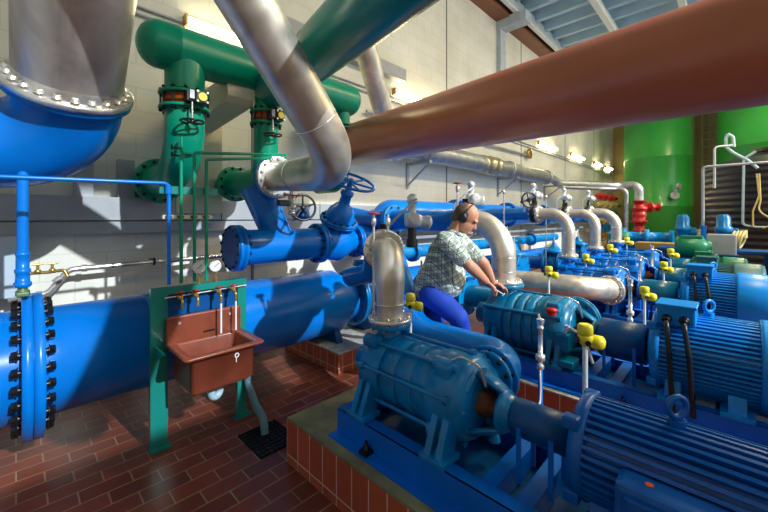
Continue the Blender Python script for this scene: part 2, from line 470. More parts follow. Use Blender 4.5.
# blue post pipe by big flange
t = thing('blue_riser_pipe', 'slim blue vertical pipe at the left edge under the big blue elbow', 'pipe', (.03, 3.3, 1.1))
MB().cyl((.03, 3.3, 1.18), (.03, 3.3, 2.4), .029).build('pipe', BLUE, t)
MB().lathe((.03, 3.3, 1.15), (0, 0, 1), [(0, .036), (.01, .044), (.03, .044), (.035, .036), (.09, .036), (.095, .040), (.115, .040), (.12, .033), (.2, .033), (.205, .036), (.22, .036), (.225, .031)]).build('collar', BLUE, t)
MB().lathe((.03, 3.3, 1.085), (0, 0, 1), [(0, .02), (.01, .035), (.04, .035), (.05, .024), (.07, .024)], 8).box((.03, 3.26, 1.11), (.06, .05, .025), bev=.006).build('ball_valve', paint('valve_green_brass', (.08, .16, .06), .4, .3), t)
t = thing('drain_tap', 'brass tap with two handles on the slim blue pipe', 'tap', (.1, 3.28, 1.22))
MB().tube(arc_path([(.06, 3.3, 1.235), (.15, 3.28, 1.235), (.23, 3.26, 1.245), (.245, 3.25, 1.2)], .02), .011, 10).build('spout', BRASS, t)
for xx in (.10, .17):
    MB().cyl((xx, 3.28, 1.24), (xx, 3.28, 1.29), .008).tube([(xx - .03, 3.28, 1.295), (xx, 3.28, 1.29), (xx + .03, 3.28, 1.295)], .006, 8).ball((xx, 3.28, 1.245), .018).build('handle', BRASS, t)

#==BIG BLUE MAIN==
t = thing('blue_main_pipe', 'very large blue pipe lying along the wall behind the sink', 'pipe', (0.6, 3.4, 0.24))
MB().lathe((-1.6, 3.4, .62), (1, 0, 0), [(0, .36), (1.67, .36)], 64).build('pipe', BLUE, t)
MB().lathe((.10, 3.4, .62), (1, 0, 0), [(0, .36), (.66, .36), (.604, .363), (.612, .363), (.616, .36), (2.48, .36), (2.68, .26), (2.72, .25)], 64).build('pipe', BLUE, t)
flange(t, (.075, 3.4, .61), (1, 0, 0), .475, .105, 26, BLUE, BLACK, .029, ph=.2, seam=.002)
t2 = thing('check_valve', 'blue valve body at the end of the large blue main pipe', 'valve', (2.98, 3.4, .22))
MB().box((3.05, 3.4, .29), (.16, .3, .14)).build('foot', BLUED, t2)
flange(t2, (2.90, 3.4, .62), (1, 0, 0), .34, .07, 14, BLUE2, BOLTM, .016)
MB().lathe((2.94, 3.4, .62), (1, 0, 0), [(0, .24), (.06, .27), (.2, .28), (.34, .25), (.42, .22)], 40).build('body', BLUE2, t2)
MB().lathe((3.12, 3.38, .75), (0, 0, 1), [(0, .15), (.12, .14), (.2, .10), (.24, .10), (.245, .17), (.275, .17), (.28, .16), (.30, .15)], 32).build('bonnet', BLUE2, t2)
t = thing('blue_header_pipe', 'blue header pipe continuing behind the man towards the pumps', 'pipe', (5, 3.4, .3))
MB().lathe((3.36, 3.4, .62), (1, 0, 0), [(0, .24), (.05, .26), (.3, .26), (6.2, .24), (6.3, .1)], 40).build('pipe', BLUE, t)
flange(t, (3.40, 3.4, .62), (1, 0, 0), .33, .06, 14, BLUE2, BOLTM, .014)
# tiled block below
t = thing('pipe_support_block', 'tiled block carrying the end of the large blue main pipe', 'plinth', (2.75, 3.3, 0))
MB().box((2.90, 3.42, .10), (1.2, 1.05, .20)).build('tile_cladding', TILEM, t)
MB().box((2.90, 3.42, .21), (1.22, 1.07, .02), bev=.004).build('concrete_top', CONCG, t)
m = MB()
m.prism([(2.45, 3.1, .22), (2.45, 3.7, .22), (2.45, 3.62, .40), (2.45, 3.18, .40)], (.08, 0, 0)); tag(m.build('pipe_saddle', BLUED, None, (2.45, 3.4, .22)), 'dark saddle under the large blue main pipe on the tiled block', 'saddle')

#==UPPER GREEN HEADER==
GZ = 3.03; GY = 3.4
t = thing('green_header_pipe', 'large green header pipe high on the wall with domed ends', 'pipe', (1.9, GY, GZ))
MB().lathe((.80, GY, GZ), (1, 0, 0), [(-.135, .01), (-.13, .06), (-.11, .11), (-.08, .15), (-.04, .178), (0, .19), (.14, .19), (.143, .192), (.15, .192), (.153, .19), (2.05, .19), (2.09, .178), (2.13, .15), (2.16, .11), (2.18, .06), (2.185, .01)], 48).build('pipe', GREEN, t)
for xx, r in ((1.02, .155), (1.77, .115), (2.76, .09)):
    MB().cyl((xx, GY, 2.68 if xx < 2.5 else 2.72), (xx, GY, GZ), r, seg=40).build('branch', GREEN, t)
t = thing('green_overhead_pipe', 'wide green pipe crossing overhead from the green header to the top edge', 'pipe', (1.7, 2.5, 2.7))
MB().tube(arc_path([(1.82, 3.4, 2.90), (1.74, 3.0, 2.86), (1.38, 1.37, 2.80), (1.05, -.10, 2.74), (.9, -1.2, 2.7)], .5), .187, 48).build('pipe', paint('overhead_teal', (0.0, .22, .19), .27, .1, 3, bmp=.03), t)
# drop 1 : butterfly valve + elbow to the wall
def butterfly(c, R, label, sc=1.0):
    t = thing('butterfly_valve', label, 'valve', (c[0], c[1], c[2] - .06 * sc), 'butterfly valves on the green drops')
    x, y, z = c
    flange(t, (x, y, z + .06 * sc), (0, 0, 1), R, .024 * sc, 0, GREEN, pair=False)
    flange(t, (x, y, z - .06 * sc), (0, 0, 1), R, .024 * sc, 0, GREEN, pair=False)
    MB().cyl((x, y, z - .05 * sc), (x, y, z + .05 * sc), R * .70, seg=32).build('disc_body', ORNG, t)
    MB().lathe((x, y, z), (0, 0, 1), [(-.02 * sc, R * .72), (-.014 * sc, R * .84), (.014 * sc, R * .84), (.02 * sc, R * .72)], 32).build('rib_ring', ORNG, t)
    bolts(t, (x, y, z), (0, 0, 1), R * .9, 12, .014 * sc, .20 * sc, BOLTM, .5)
    gx, gy = x + R * .25, y - R * 1.05
    g = MB().box((gx, gy - .02 * sc, z), (.10 * sc, .09 * sc, .105 * sc), bev=.012).box((gx - .08 * sc, gy, z), (.06 * sc, .07 * sc, .09 * sc), bev=.008).build('gearbox', BLACK, t)
    MB().cyl((gx, gy - .064 * sc, z), (gx, gy - .075 * sc, z), .033 * sc).build('indicator_cap', YELW, g)
    for q, w in ((-1, -1), (-1, 1), (1, -1), (1, 1)):
        MB().cyl((gx + q * .038 * sc, gy - .062 * sc, z + w * .040 * sc), (gx + q * .038 * sc, gy - .072 * sc, z + w * .040 * sc), .009 * sc, seg=8).build('screw', BOLTS, g)
    MB().box((gx - .075 * sc, gy - .045 * sc, z + .01), (.035 * sc, .02 * sc, .07 * sc)).build('cover_plate', GALV, g)
    MB().cyl((gx - .065 * sc, gy - .02 * sc, z - .04 * sc), (gx - .065 * sc, gy - .02 * sc, z - .20 * sc), .008 * sc, seg=10).build('stem', SSB, t)
    handwheel(t, (gx - .065 * sc, gy - .02 * sc, z - .205 * sc), (0, 0, 1), .085 * sc, .009 * sc, BLACK, 4, hub=.02 * sc)
    return t
butterfly((1.02, GY, 2.59), .20, 'butterfly valve with yellow cap on the leftmost green drop')
butterfly((1.77, GY, 2.60), .155, 'butterfly valve with yellow cap on the middle green drop, left of the steel pipe', .95)
butterfly((2.76, GY, 2.62), .13, 'butterfly valve with yellow cap on the right green drop, beside the brown pipe', .9)
t = thing('green_elbow_pipe', 'green elbow below the leftmost butterfly valve, bending to the wall', 'pipe', (1.02, GY, 1.9))
MB().tube(arc_path([(1.02, GY, 2.52), (1.02, GY, 1.97), (1.02, 4.2, 1.97), ], .42, 12), .155, 40).build('pipe', GREEN, t)
flange(t, (1.02, 4.2, 1.97), (0, 1, 0), .225, .05, 12, GREEN, BOLTM, .016)
MB().cyl((1.02, 4.22, 1.97), (1.02, WY, 1.97), .15).build('wall_stub', GREEN, t)
t = thing('green_tee_pipe', 'dark green tee below the middle butterfly valve', 'pipe', (1.77, 3.4, 1.9))
MB().tube(arc_path([(1.77, GY, 2.53), (1.77, GY, 1.99), (1.77, 4.05, 1.99)], .22, 10), .118, 36).build('pipe', GREEN, t)
MB().cyl((1.77, 4.12, 1.99), (1.77, 3.22, 1.99), .130, seg=36).build('run', GREEN, t)
MB().cyl((1.77, 4.15, 1.99), (1.77, WY, 1.99), .11).build('wall_stub', GREEN, t)
flange(t, (1.77, 4.12, 1.99), (0, 1, 0), .205, .05, 12, GREEN, BOLTM, .014)
flange(t, (1.77, 3.225, 1.99), (0, 1, 0), .205, .03, 0, BLUE, pair=False)
t = thing('green_stub_pipe', 'green pipe below the right butterfly valve, behind the steel elbow', 'pipe', (2.76, GY, 1.9))
MB().tube(arc_path([(2.76, GY, 2.55), (2.76, GY, 2.0), (2.76, 3.9, 2.0)], .2), .09, 28).build('pipe', GREEN, t)

# stainless elbow pipe centre
t = thing('steel_elbow_pipe', 'weathered stainless steel pipe coming down from the top and bending into the green tee', 'pipe', (1.84, 2.6, 1.95))
P0 = V((1.77, 3.16, 1.99)); Q = V((1.77, 2.16, 1.97)); T = V((.90, 1.95, 2.81)); 
far = T + (T - Q) * 1.6
path = arc_path([P0, Q, T, far], [.40, .0], 16)
rad = []
for p in path:
    s_ = (P0 - p).length
    rad.append(.132 + .024 * min(1, s_ / .5))
MB().tube(path, rad, 48).build('pipe', SS, t)
d_ = (T - Q).normalized()
for c_ in (Q + d_ * .45,): MB().lathe(c_, d_, [(-.006, .155), (-.003, .1585), (.003, .1585), (.006, .155)], 48).build('weld_seam', SSB, t)
MB().lathe((1.77, 2.84, 1.985), (0, 1, 0), [(-.006, .14), (-.003, .148), (.003, .148), (.006, .14)], 48).build('weld_seam', SSB, t)
flange(t, (1.77, 3.18, 1.99), (0, 1, 0), .205, .045, 14, SSB, BOLTS, .014, pair=False)
# small ball valve on its underside
t = thing('drain_valve', 'small ball valve with red lever under the stainless elbow', 'valve', (1.77, 2.91, 1.62))
MB().cyl((1.77, 2.91, 1.64), (1.77, 2.91, 1.88), .022).lathe((1.77, 2.91, 1.62), (0, 0, 1), [(0, .02), (.005, .034), (.03, .034), (.035, .026), (.06, .04), (.10, .04), (.12, .026), (.15, .034), (.18, .034), (.185, .02)], 16).build('body', BOLTS, t)
MB().box((1.74, 2.85, 1.80), (.17, .02, .016), bev=.003).build('lever', RED, t)
MB().box((1.66, 2.88, 1.73), (.10, .05, .055), bev=.008).build('switch_box', BLACK, t)

# third stainless pipe behind
t = thing('steel_riser_pipe', 'stainless pipe slanting up behind the green overhead pipe', 'pipe', (3.7, 3.8, 3.2))
MB().tube([(2.75, 3.3, 4.35), (3.24, 3.50, 3.82), (3.90, 3.8, 3.15), (4.4, 4.02, 2.62)], .15, 36).build('pipe', SS, t)
# corbel
m = MB(); m.prism([(1.37, 4.6, 2.60), (1.37, 3.42, 2.69), (1.37, 3.36, 2.74), (1.37, 3.36, 2.90), (1.37, 3.40, 2.93), (1.37, 4.6, 2.93)], (.26, 0, 0))
m.box((1.5, WY - .07, 2.4), (.5, .14, 1.5))
struct('trim_11', m, BEIGE)
m = MB().box((1.50, 3.62, 2.965), (.16, .18, .07), bev=.004); tag(m.build('pipe_shoe', GALV, None, (1.50, 3.62, 2.93)), 'grey shoe block under the green header on the concrete corbel', 'support')

# big stainless + blue elbow upper left
t = thing('large_blue_elbow', 'huge blue elbow at the upper left under the steel pipe', 'pipe', (.25, 3.3, 2.0))
fc = V((.255, 3.18, 2.46)); ax = V((0, .62, -.78)).normalized()
MB().tube(arc_path([fc, fc + ax * .47, fc + ax * .47 + V((-1.6, .12, .0))], .38, 16), .295, 56).build('pipe', BLUE, t)
flange(t, fc + ax * .022, ax, .338, .04, 0, BLUE, pair=False)
t = thing('large_steel_pipe', 'very wide stainless pipe descending at the upper left corner', 'pipe', (.25, 3.1, 2.45))
MB().tube([fc - ax * .03, fc - ax * .5, fc - ax * 3], [.285, .285, .285], 64).build('pipe', SSL, t)
MB().lathe(fc - ax * .05, ax, [(-.05, .285), (-.03, .292), (.02, .30)], 56).build('weld_seam', SSB, t)
flange(t, fc - ax * .02, ax, .348, .04, 22, SSB, BOLTS, .021, pair=False)
t = thing('dark_side_pipe', 'dark blue pipe behind the wide steel pipe at the upper left corner', 'pipe', (.0, 3.9, 2.5))
MB().tube([(-.02, 3.7, 3.8), (.05, 3.9, 2.9), (.04, 4.0, 2.35)], .04, 16).build('pipe', BLUED, t)

#==BLUE VALVE LINE==
t = thing('blue_branch_pipe', 'blue horizontal pipe with blind flange below the green tee', 'pipe', (1.9, 3.4, 1.1))
MB().lathe((1.46, GY, 1.31), (1, 0, 0), [(0, .172), (.96, .172)], 44).build('pipe', BLUE, t)
flange(t, (1.46, GY, 1.31), (1, 0, 0), .22, .085, 14, BLUE, BOLTM, .016)
MB().cyl((1.42, GY, 1.31), (1.405, GY, 1.31), .205, seg=40).build('blind_plate', BLUED, t)
flange(t, (2.40, GY, 1.31), (1, 0, 0), .225, .075, 14, BLUE, BOLTM, .016)
MB().tube([(1.70, 3.50, 1.93), (1.74, 3.48, 1.84), (1.93, 3.40, 1.34)], [.155, .155, .15], 40).build('branch', BLUE, t)
t = thing('slanted_gate_valve', 'blue gate valve with large open blue handwheel behind the steel elbow', 'valve', (2.65, 3.4, 1.1))
va = V((-.03, -.45, .86)).normalized()
MB().lathe((2.44, GY, 1.31), (1, 0, 0), [(0, .18), (.08, .20), (.2, .225), (.3, .2), (.4, .15), (.46, .14)], 40).build('body', BLUE, t)
vb = V((2.66, 3.42, 1.40))
MB().lathe(vb, va, [(0, .19), (.12, .185), (.17, .17)], 36).build('neck', BLUE, t)
flange(t, vb + va * .185, va, .225, .05, 14, BLUE, BOLTM, .014)
MB().lathe(vb + va * .2, va, [(0, .18), (.05, .175), (.12, .15), (.18, .10), (.21, .065), (.30, .06), (.32, .075), (.36, .075), (.37, .04), (.46, .03)], 36).build('bonnet', BLUE, t)
handwheel(t, vb + va * .69, va, .275, .016, BLUE, 6, hub=.035)
MB().cyl(vb + va * .5, vb + va * .72, .02).build('stem', SSB, t)
t = thing('blue_outlet_pipe', 'short flanged blue outlet right of the handwheel valve', 'pipe', (3.0, 3.4, 1.1))
flange(t, (2.95, GY, 1.31), (1, 0, 0), .20, .07, 12, BLUE, BOLTM, .014)
MB().lathe((2.98, GY, 1.31), (1, 0, 0), [(0, .13), (.5, .13)], 36).build('pipe', BLUE, t)
flange(t, (3.25, GY, 1.31), (1, 0, 0), .18, .06, 12, BLUE, BOLTM, .013)
t = thing('black_handwheel_valve', 'small valve with upright black handwheel below the steel elbow', 'valve', (2.1, 3.0, 1.6))
handwheel(t, (1.96, 3.02, 1.70), (-.25, -.95, .1), .125, .012, BLACK, 5, hub=.025)
MB().cyl((1.96, 3.02, 1.70), (2.08, 3.25, 1.62), .018).build('stem', BOLTM, t)
MB().lathe((2.06, 3.14, 1.64), (.2, 1, -.1), [(0, .03), (.02, .06), (.10, .06), (.14, .05), (.24, .05)], 20).build('body', BLUED, t)

# brown pipe
t = thing('brown_overhead_pipe', 'very long brown painted pipe crossing overhead to the right edge', 'pipe', (3.0, 3.6, 2.5))
A_ = V((3.006, 3.60, 2.53)); B_ = V((2.186, -.015, 2.324)); dd = (B_ - A_).normalized()
MB().lathe(A_, dd, [(-.06, .10), (-.05, .17), (-.02, .225), (.02, .245), (.06, .25), (5.6, .25)], 64).build('pipe', BROWN, t)

#==WALL PIPES==
t = thing('bracketed_steel_pipe', 'long grey steel pipe on brackets high along the back wall', 'pipe', (8, 4.2, 2.6))
WP = V((0, 4.25, 2.86))
MB().tube([(2.9, 4.25, 2.86), (11.5, 4.25, 2.86)], .195, 36).build('pipe', SSW, t)
MB().tube(arc_path([(11.5, 4.25, 2.86), (12.2, 4.25, 2.86), (12.5, 4.15, 2.72), (14.6, 2.9, 2.70), (14.6, 2.3, 2.70), (14.6, 2.3, 1.85)], [.2, .3, .3, .22], 8), [.195, .195] + [.14] * 100 if False else .13, 28).build('pipe', SSW, t)
for xx in (5.45, 9.0, 11.6): MB().lathe((xx, 4.25, 2.86), (1, 0, 0), [(-.05, .195), (-.045, .225), (-.01, .225), (-.005, .205), (.005, .205), (.01, .225), (.045, .225), (.05, .195)], 36).build('coupling', SSW, t)
MB().lathe((7.6, 4.25, 2.86), (1, 0, 0), [(0, .2), (.02, .215), (.10, .215), (.12, .2), (.3, .2), (.32, .225), (.45, .225), (.47, .2), (.60, .2), (.62, .225), (.72, .225), (.74, .2)], 36).build('compensator', steel('comp', (.5, .44, .3), .3), t)
for i, xx in enumerate((5.35, 9.1, 12.4, 15.5)):
    if i == 3: continue
    b = thing('pipe_bracket', ('triangular bracket under the wall steel pipe just right of the brown pipe', 'triangular bracket under the wall steel pipe near the middle, right of its clamp couplings', 'triangular bracket under the far end of the wall steel pipe')[i], 'bracket', (xx, WY, 2.25), 'brackets of the wall steel pipe')
    MB().box((xx, WY - .02, 2.42), (.06, .04, .50)).build('upright', GALV, b)
    MB().box((xx, 4.30, 2.64), (.06, .56, .05)).build('arm', GALV, b)
    MB().tube([(xx, WY - .04, 2.24), (xx, 4.04, 2.62)], .02, 8).build('brace', GALV, b)
t = thing('thin_grey_pipe', 'thin dark pipe above the wall steel pipe ending in a round dial', 'pipe', (8, WY - .08, 3.4))
MB().tube([(4.2, WY - .08, 3.42), (10.8, WY - .08, 3.50)], .03, 10).build('pipe', GALV, t)
MB().lathe((10.95, WY - .10, 3.55), (0, -1, 0), [(0, .16), (.04, .16), (.05, .13)], 24).build('dial', BRASS, t)
# blue wall header
t = thing('blue_head_height_pipe', 'blue pipe along the wall at head height behind the man', 'pipe', (7, 4.2, 1.4))
MB().tube(arc_path([(3.7, 3.9, 1.15), (4.35, 4.15, 1.66), (4.9, 4.15, 1.66), (16.5, 4.15, 1.66)], [.3, .3], 8), .245, 36).build('pipe', BLUE, t)
for xx in (6.4, 8.7, 11.0, 13.2): 
    flange(t, (xx, 4.15, 1.66), (1, 0, 0), .32, .09, 12, BLUE, BOLTM, .018)
t = thing('lower_wall_rail', 'grey cable ladder under the blue wall pipe', 'cable tray', (9, WY - .1, 1.1))
MB().box((10, WY - .12, 1.22), (12, .2, .06)).build('tray', GALV, t)
for xx in range(5, 16, 2): MB().box((xx, WY - .1, .9), (.05, .08, .7)).build('upright', GALV, t)
#==END1==

#==PUMP UNITS==
ORD = ['nearest', 'second', 'third', 'fourth', 'farthest']
def plinth(i, X, w=.43):
    t = thing('machine_plinth', ['tiled concrete plinth at the front carrying the nearest pump', 'tiled concrete plinth under the pump the man works on',
              'tiled concrete plinth under the third pump from the front', 'tiled concrete plinth under the fourth pump', 'tiled concrete plinth under the farthest pump'][i], 'plinth', (X, 0, 0), 'tiled machine plinths')
    y1 = 2.10; y0 = -2.6
    MB().box((X, (y0 + y1) / 2, .14), (2 * w, y1 - y0, .28)).build('tile_cladding', TILEM, t)
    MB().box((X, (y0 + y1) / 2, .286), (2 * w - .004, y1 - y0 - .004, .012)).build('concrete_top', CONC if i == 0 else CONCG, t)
    return t

def base_frame(i, X, hw, zt, mat):
    t = thing('base_frame', ['bright blue steel base frame of the nearest pump', 'blue steel base frame under the teal pump beside the man', 'blue base frame of the third pump', 'blue base frame of the fourth pump', 'blue base frame of the farthest pump'][i],
              'base frame', (X, 1, .292), 'steel base frames of the pumps')
    z0 = .292
    for s in (-1, 1):
        xo = X + s * hw; m = MB()
        m.box((xo + s * -.0, .42, z0 + (zt - z0) / 2), (.012, 2.64, zt - z0))
        m.box((xo - s * .035, .42, zt - .006), (.08, 2.64, .012)); m.box((xo - s * .035 + (s * .05), .42, z0 + .006), (.12, 2.64, .012))
        m.build('rail', mat, t)
    for yy in (1.72, .78, .62, -.6):
        MB().box((X, yy, z0 + (zt - z0) / 2 + .01), (2 * hw - .02, .07, zt - z0 - .03)).build('cross_member', mat, t)
    MB().box((X, .42, z0 + .012), (2 * hw - .10, 2.6, .012)).build('shade_sheet', BLUED, t)  # dark sheet added to stand in for the shade between the rails
    for s in (-1, 1):
        for yy in (1.45, .55): 
            MB().box((X + s * (hw + .035), yy, z0 + .02), (.06, .06, .02)).lathe((X + s * (hw + .035), yy, z0 + .03), (0, 0, 1), [(0, .02), (.02, .02), (.021, .010), (.05, .010)], 8).build('anchor_bolt', BOLTM, t)
    return t

def pump(i, X, r, zs, zt, zf, col, label, bulge=False, fr=.11, suc=1):
    t = thing('multistage_pump', label, 'pump', (X, 1.3, zt), 'multistage pumps')
    yd = 1.577
    # stages
    n = 3 if not bulge else 4
    ya, yb = 1.49, 1.13
    prof = []
    for k in range(n):
        a = (ya - yb) * k / n; w = (ya - yb) / n
        if bulge: prof += [(a, r * .93), (a + w * .06, r * .99), (a + w * .3, r * 1.02), (a + w * .7, r * 1.02), (a + w * .94, r * .99), (a + w, r * .93)]
        else: prof += [(a, r * .955), (a + w * .03, r * .98), (a + w * .97, r * .98), (a + w, r * .955)]
    MB().lathe((X, ya, zs), (0, -1, 0), prof, 40).build('stage_casing', col, t)
    # discharge casing at the far end
    dc = MB().lathe((X, 1.70, zs), (0, -1, 0), [(0, r * .6), (.02, r * .85), (.05, r * 1.0), (.16, r * 1.05), (.215, r * 1.03)], 40)
    dc.lathe((X, yd, zs + r * .6), (0, 0, 1), [(0, fr * 1.1), (zf - .05 - zs - r * .6, fr * .85)], 32)
    dcp = dc.build('discharge_casing', col, t)
    # suction casing near end
    sc_ = MB().lathe((X, 1.15, zs), (0, -1, 0), [(0, r * 1.02), (.02, r * 1.09), (.16, r * 1.07), (.20, r * .92), (.22, r * .6)], 40)
    sc_.cyl((X + suc * r * .5, 1.03, zs + .02), (X + suc * r * 1.28, 1.03, zs + .02), fr * 1.15, fr * 1.0, 28)
    sc_.box((X - .6 * r, 1.06, zs + r * .75), (r * .5, .10, r * .5), bev=.02)
    sc_.build('suction_casing', col, t)
    flange(t, (X + suc * r * 1.28, 1.03, zs + .02), (1, 0, 0), fr * 1.6, .035, 10, col, BOLTM, .011, pair=False)
    flange(t, (X, yd, zf - .02), (0, 0, 1), fr * 1.45, .03, 8, col, BOLTS, .011, pair=False, name='discharge_flange')
    # tie rods
    for k, a in enumerate((35, 80, 125, 165, 215, 255, 285, 325) if not bulge else (60, 150, 240, 330)):
        a = math.radians(a); rr = r * 1.09
        p = V((X + math.cos(a) * rr, 0, zs + math.sin(a) * rr))
        m = MB().cyl((p.x, 1.66, p.z), (p.x, 1.0, p.z), .011 if not bulge else .016, seg=10)
        for yy in (1.62, 1.015): m.lathe((p.x, yy, p.z), (0, -1, 0), [(0, .021), (.028, .021)], 6)
        m.build('tie_rod', col, t)
    for a in ((35, 125, 215, 325) if not bulge else ()):
        a = math.radians(a)
        for y_ in (1.60, 1.07):
            dcp_ = MB().cyl((X + math.cos(a) * r * 1.09, y_ + .05, zs + math.sin(a) * r * 1.09), (X + math.cos(a) * r * 1.09, y_ - .05, zs + math.sin(a) * r * 1.09), .04, seg=16).build('lug', col, t)
    # feet
    for sx in (-1, 1):
        for yy in (1.575, 1.03):
            xo = X + sx * r * 1.18
            m = MB()
            m.prism([(X + sx * r * .72, yy - .05, zs - r * .1), (X + sx * r * 1.08, yy - .05, zs - r * .15), (xo + sx * .05, yy - .05, zt + .025), (xo - sx * .07, yy - .05, zt + .025)], (0, .035, 0))
            m.prism([(X + sx * r * .72, yy + .05, zs - r * .1), (X + sx * r * 1.08, yy + .05, zs - r * .15), (xo + sx * .05, yy + .05, zt + .025), (xo - sx * .07, yy + .05, zt + .025)], (0, -.035, 0))
            m.box((xo - sx * .01, yy, zt + .015), (.14, .15, .028), bev=.005)
            m.lathe((xo, yy, zt + .025), (0, 0, 1), [(0, .024), (.02, .024), (.021, .012), (.04, .012)], 6)
            m.build('foot', col, t)
    # bearing lantern near the coupling with the open window towards the operator side
    m = MB()
    m.lathe((X, .955, zs), (0, -1, 0), [(0, r * .88), (.018, r * .88), (.022, r * .62)], 32)
    for ang, wd_ in ((75, .62), (10, .62), (-60, .62), (238, .36)):
        n_ = 6; pts_o = []; pts_i = []
        for k in range(n_ + 1):
            a = math.radians(ang - 50 * wd_ + 100 * wd_ * k / n_); c_, s_ = math.cos(a), math.sin(a)
            pts_o.append((c_, s_))
        vs = []
        for c_, s_ in pts_o:
            vs += [(X + c_ * r * .84, .945, zs + s_ * r * .84), (X + c_ * r * .50, .80, zs + s_ * r * .50), (X + c_ * r * .40, .80, zs + s_ * r * .40), (X + c_ * r * .72, .945, zs + s_ * r * .72)]
        fs = [(0, 1, 2, 3), (4 * n_, 4 * n_ + 3, 4 * n_ + 2, 4 * n_ + 1)]
        for k in range(n_):
            for q in range(4): fs.append((4 * k + q, 4 * k + 4 + q, 4 * k + 4 + (q + 1) % 4, 4 * k + (q + 1) % 4))
        m.add(vs, fs)
    m.lathe((X, .815, zs), (0, -1, 0), [(0, r * .35), (.001, r * .50), (.02, r * .50), (.025, r * .42), (.05, r * .40), (.06, r * .34)], 28)
    m.build('bearing_bracket', col, t)
    MB().lathe((X, .96, zs), (0, -1, 0), [(0, r * .58), (.02, r * .58), (.03, r * .30), (.08, r * .30), (.085, r * .2), (.32, r * .2)], 20).build('shaft', RUST, t)
    MB().lathe((X, 1.70, zs), (0, 1, 0), [(0, r * .55), (.03, r * .56), (.04, r * .42), (.12, r * .40), (.13, r * .30), (.135, .01)], 28).build('end_bearing', col, t)
    # seal flush line and gland bolts
    MB().tube(arc_path([(X - r * .55, 1.06, zs + r * .98), (X - r * .55, .98, zs + r * 1.22), (X - r * .40, .90, zs + r * 1.05), (X - r * .25, .88, zs + r * .55)], .03), .007, 8).build('flush_line', SSB, t)
    bolts(t, (X, .955, zs), (0, 1, 0), r * .80, 10, .009, .05, col)
    if bulge:
        MB().box((X - r * .95, .97, zs - r * .15), (.09, .10, .13), bev=.012).box((X - r * 1.0, .93, zs - r * .75), (.16, .12, .05), bev=.008).build('valve_block', col, t)
        MB().tube(arc_path([(X - r * .95, .97, zs), (X - r * 1.15, .92, zs + .10), (X - r * 1.3, .80, zs + .06), (X - r * 1.3, .74, zs - .12)], .04), .011, 10).lathe((X - r * 1.15, .925, zs + .09), (0, 0, 1), [(-.02, .02), (.02, .02)], 10).build('flush_pipe', SSB, t)
        MB().lathe((X - r * .9, 1.06, zs + r * .62), (0, 0, 1), [(0, .035), (.03, .035), (.035, .045), (.05, .045), (.06, .02)], 16).build('vent_plug', RED, t)
    # small drain leg below the bracket
    MB().tube([(X + r * .3, .93, zs - r * .5), (X + r * .35, .90, zs - r * .85), (X + r * .35, .90, zs - r * 1.05)], [.022, .022, .035], 10).build('drain_plug', col, t)
    return t

def guard(i, X, zs, r, y0, y1, zt, col, label):
    t = thing('coupling_guard', label, 'guard', (X, (y0 + y1) / 2, zt), 'round coupling guards')
    MB().lathe((X, y0, zs), (0, -1, 0), [(0, r * .45), (.001, r * .96), (.006, r), (y0 - y1, r), (y0 - y1 + .001, r * .8)], 40).build('cover', col, t)
    for xo in (-1, 1):
        for yy in (y0 - .05, y1 + .06):
            MB().box((X + xo * r * .98, yy, (zs + zt) / 2 - .02), (.006, .022, zs - zt + .03)).build('strut', FRAMEB, t)
    return t

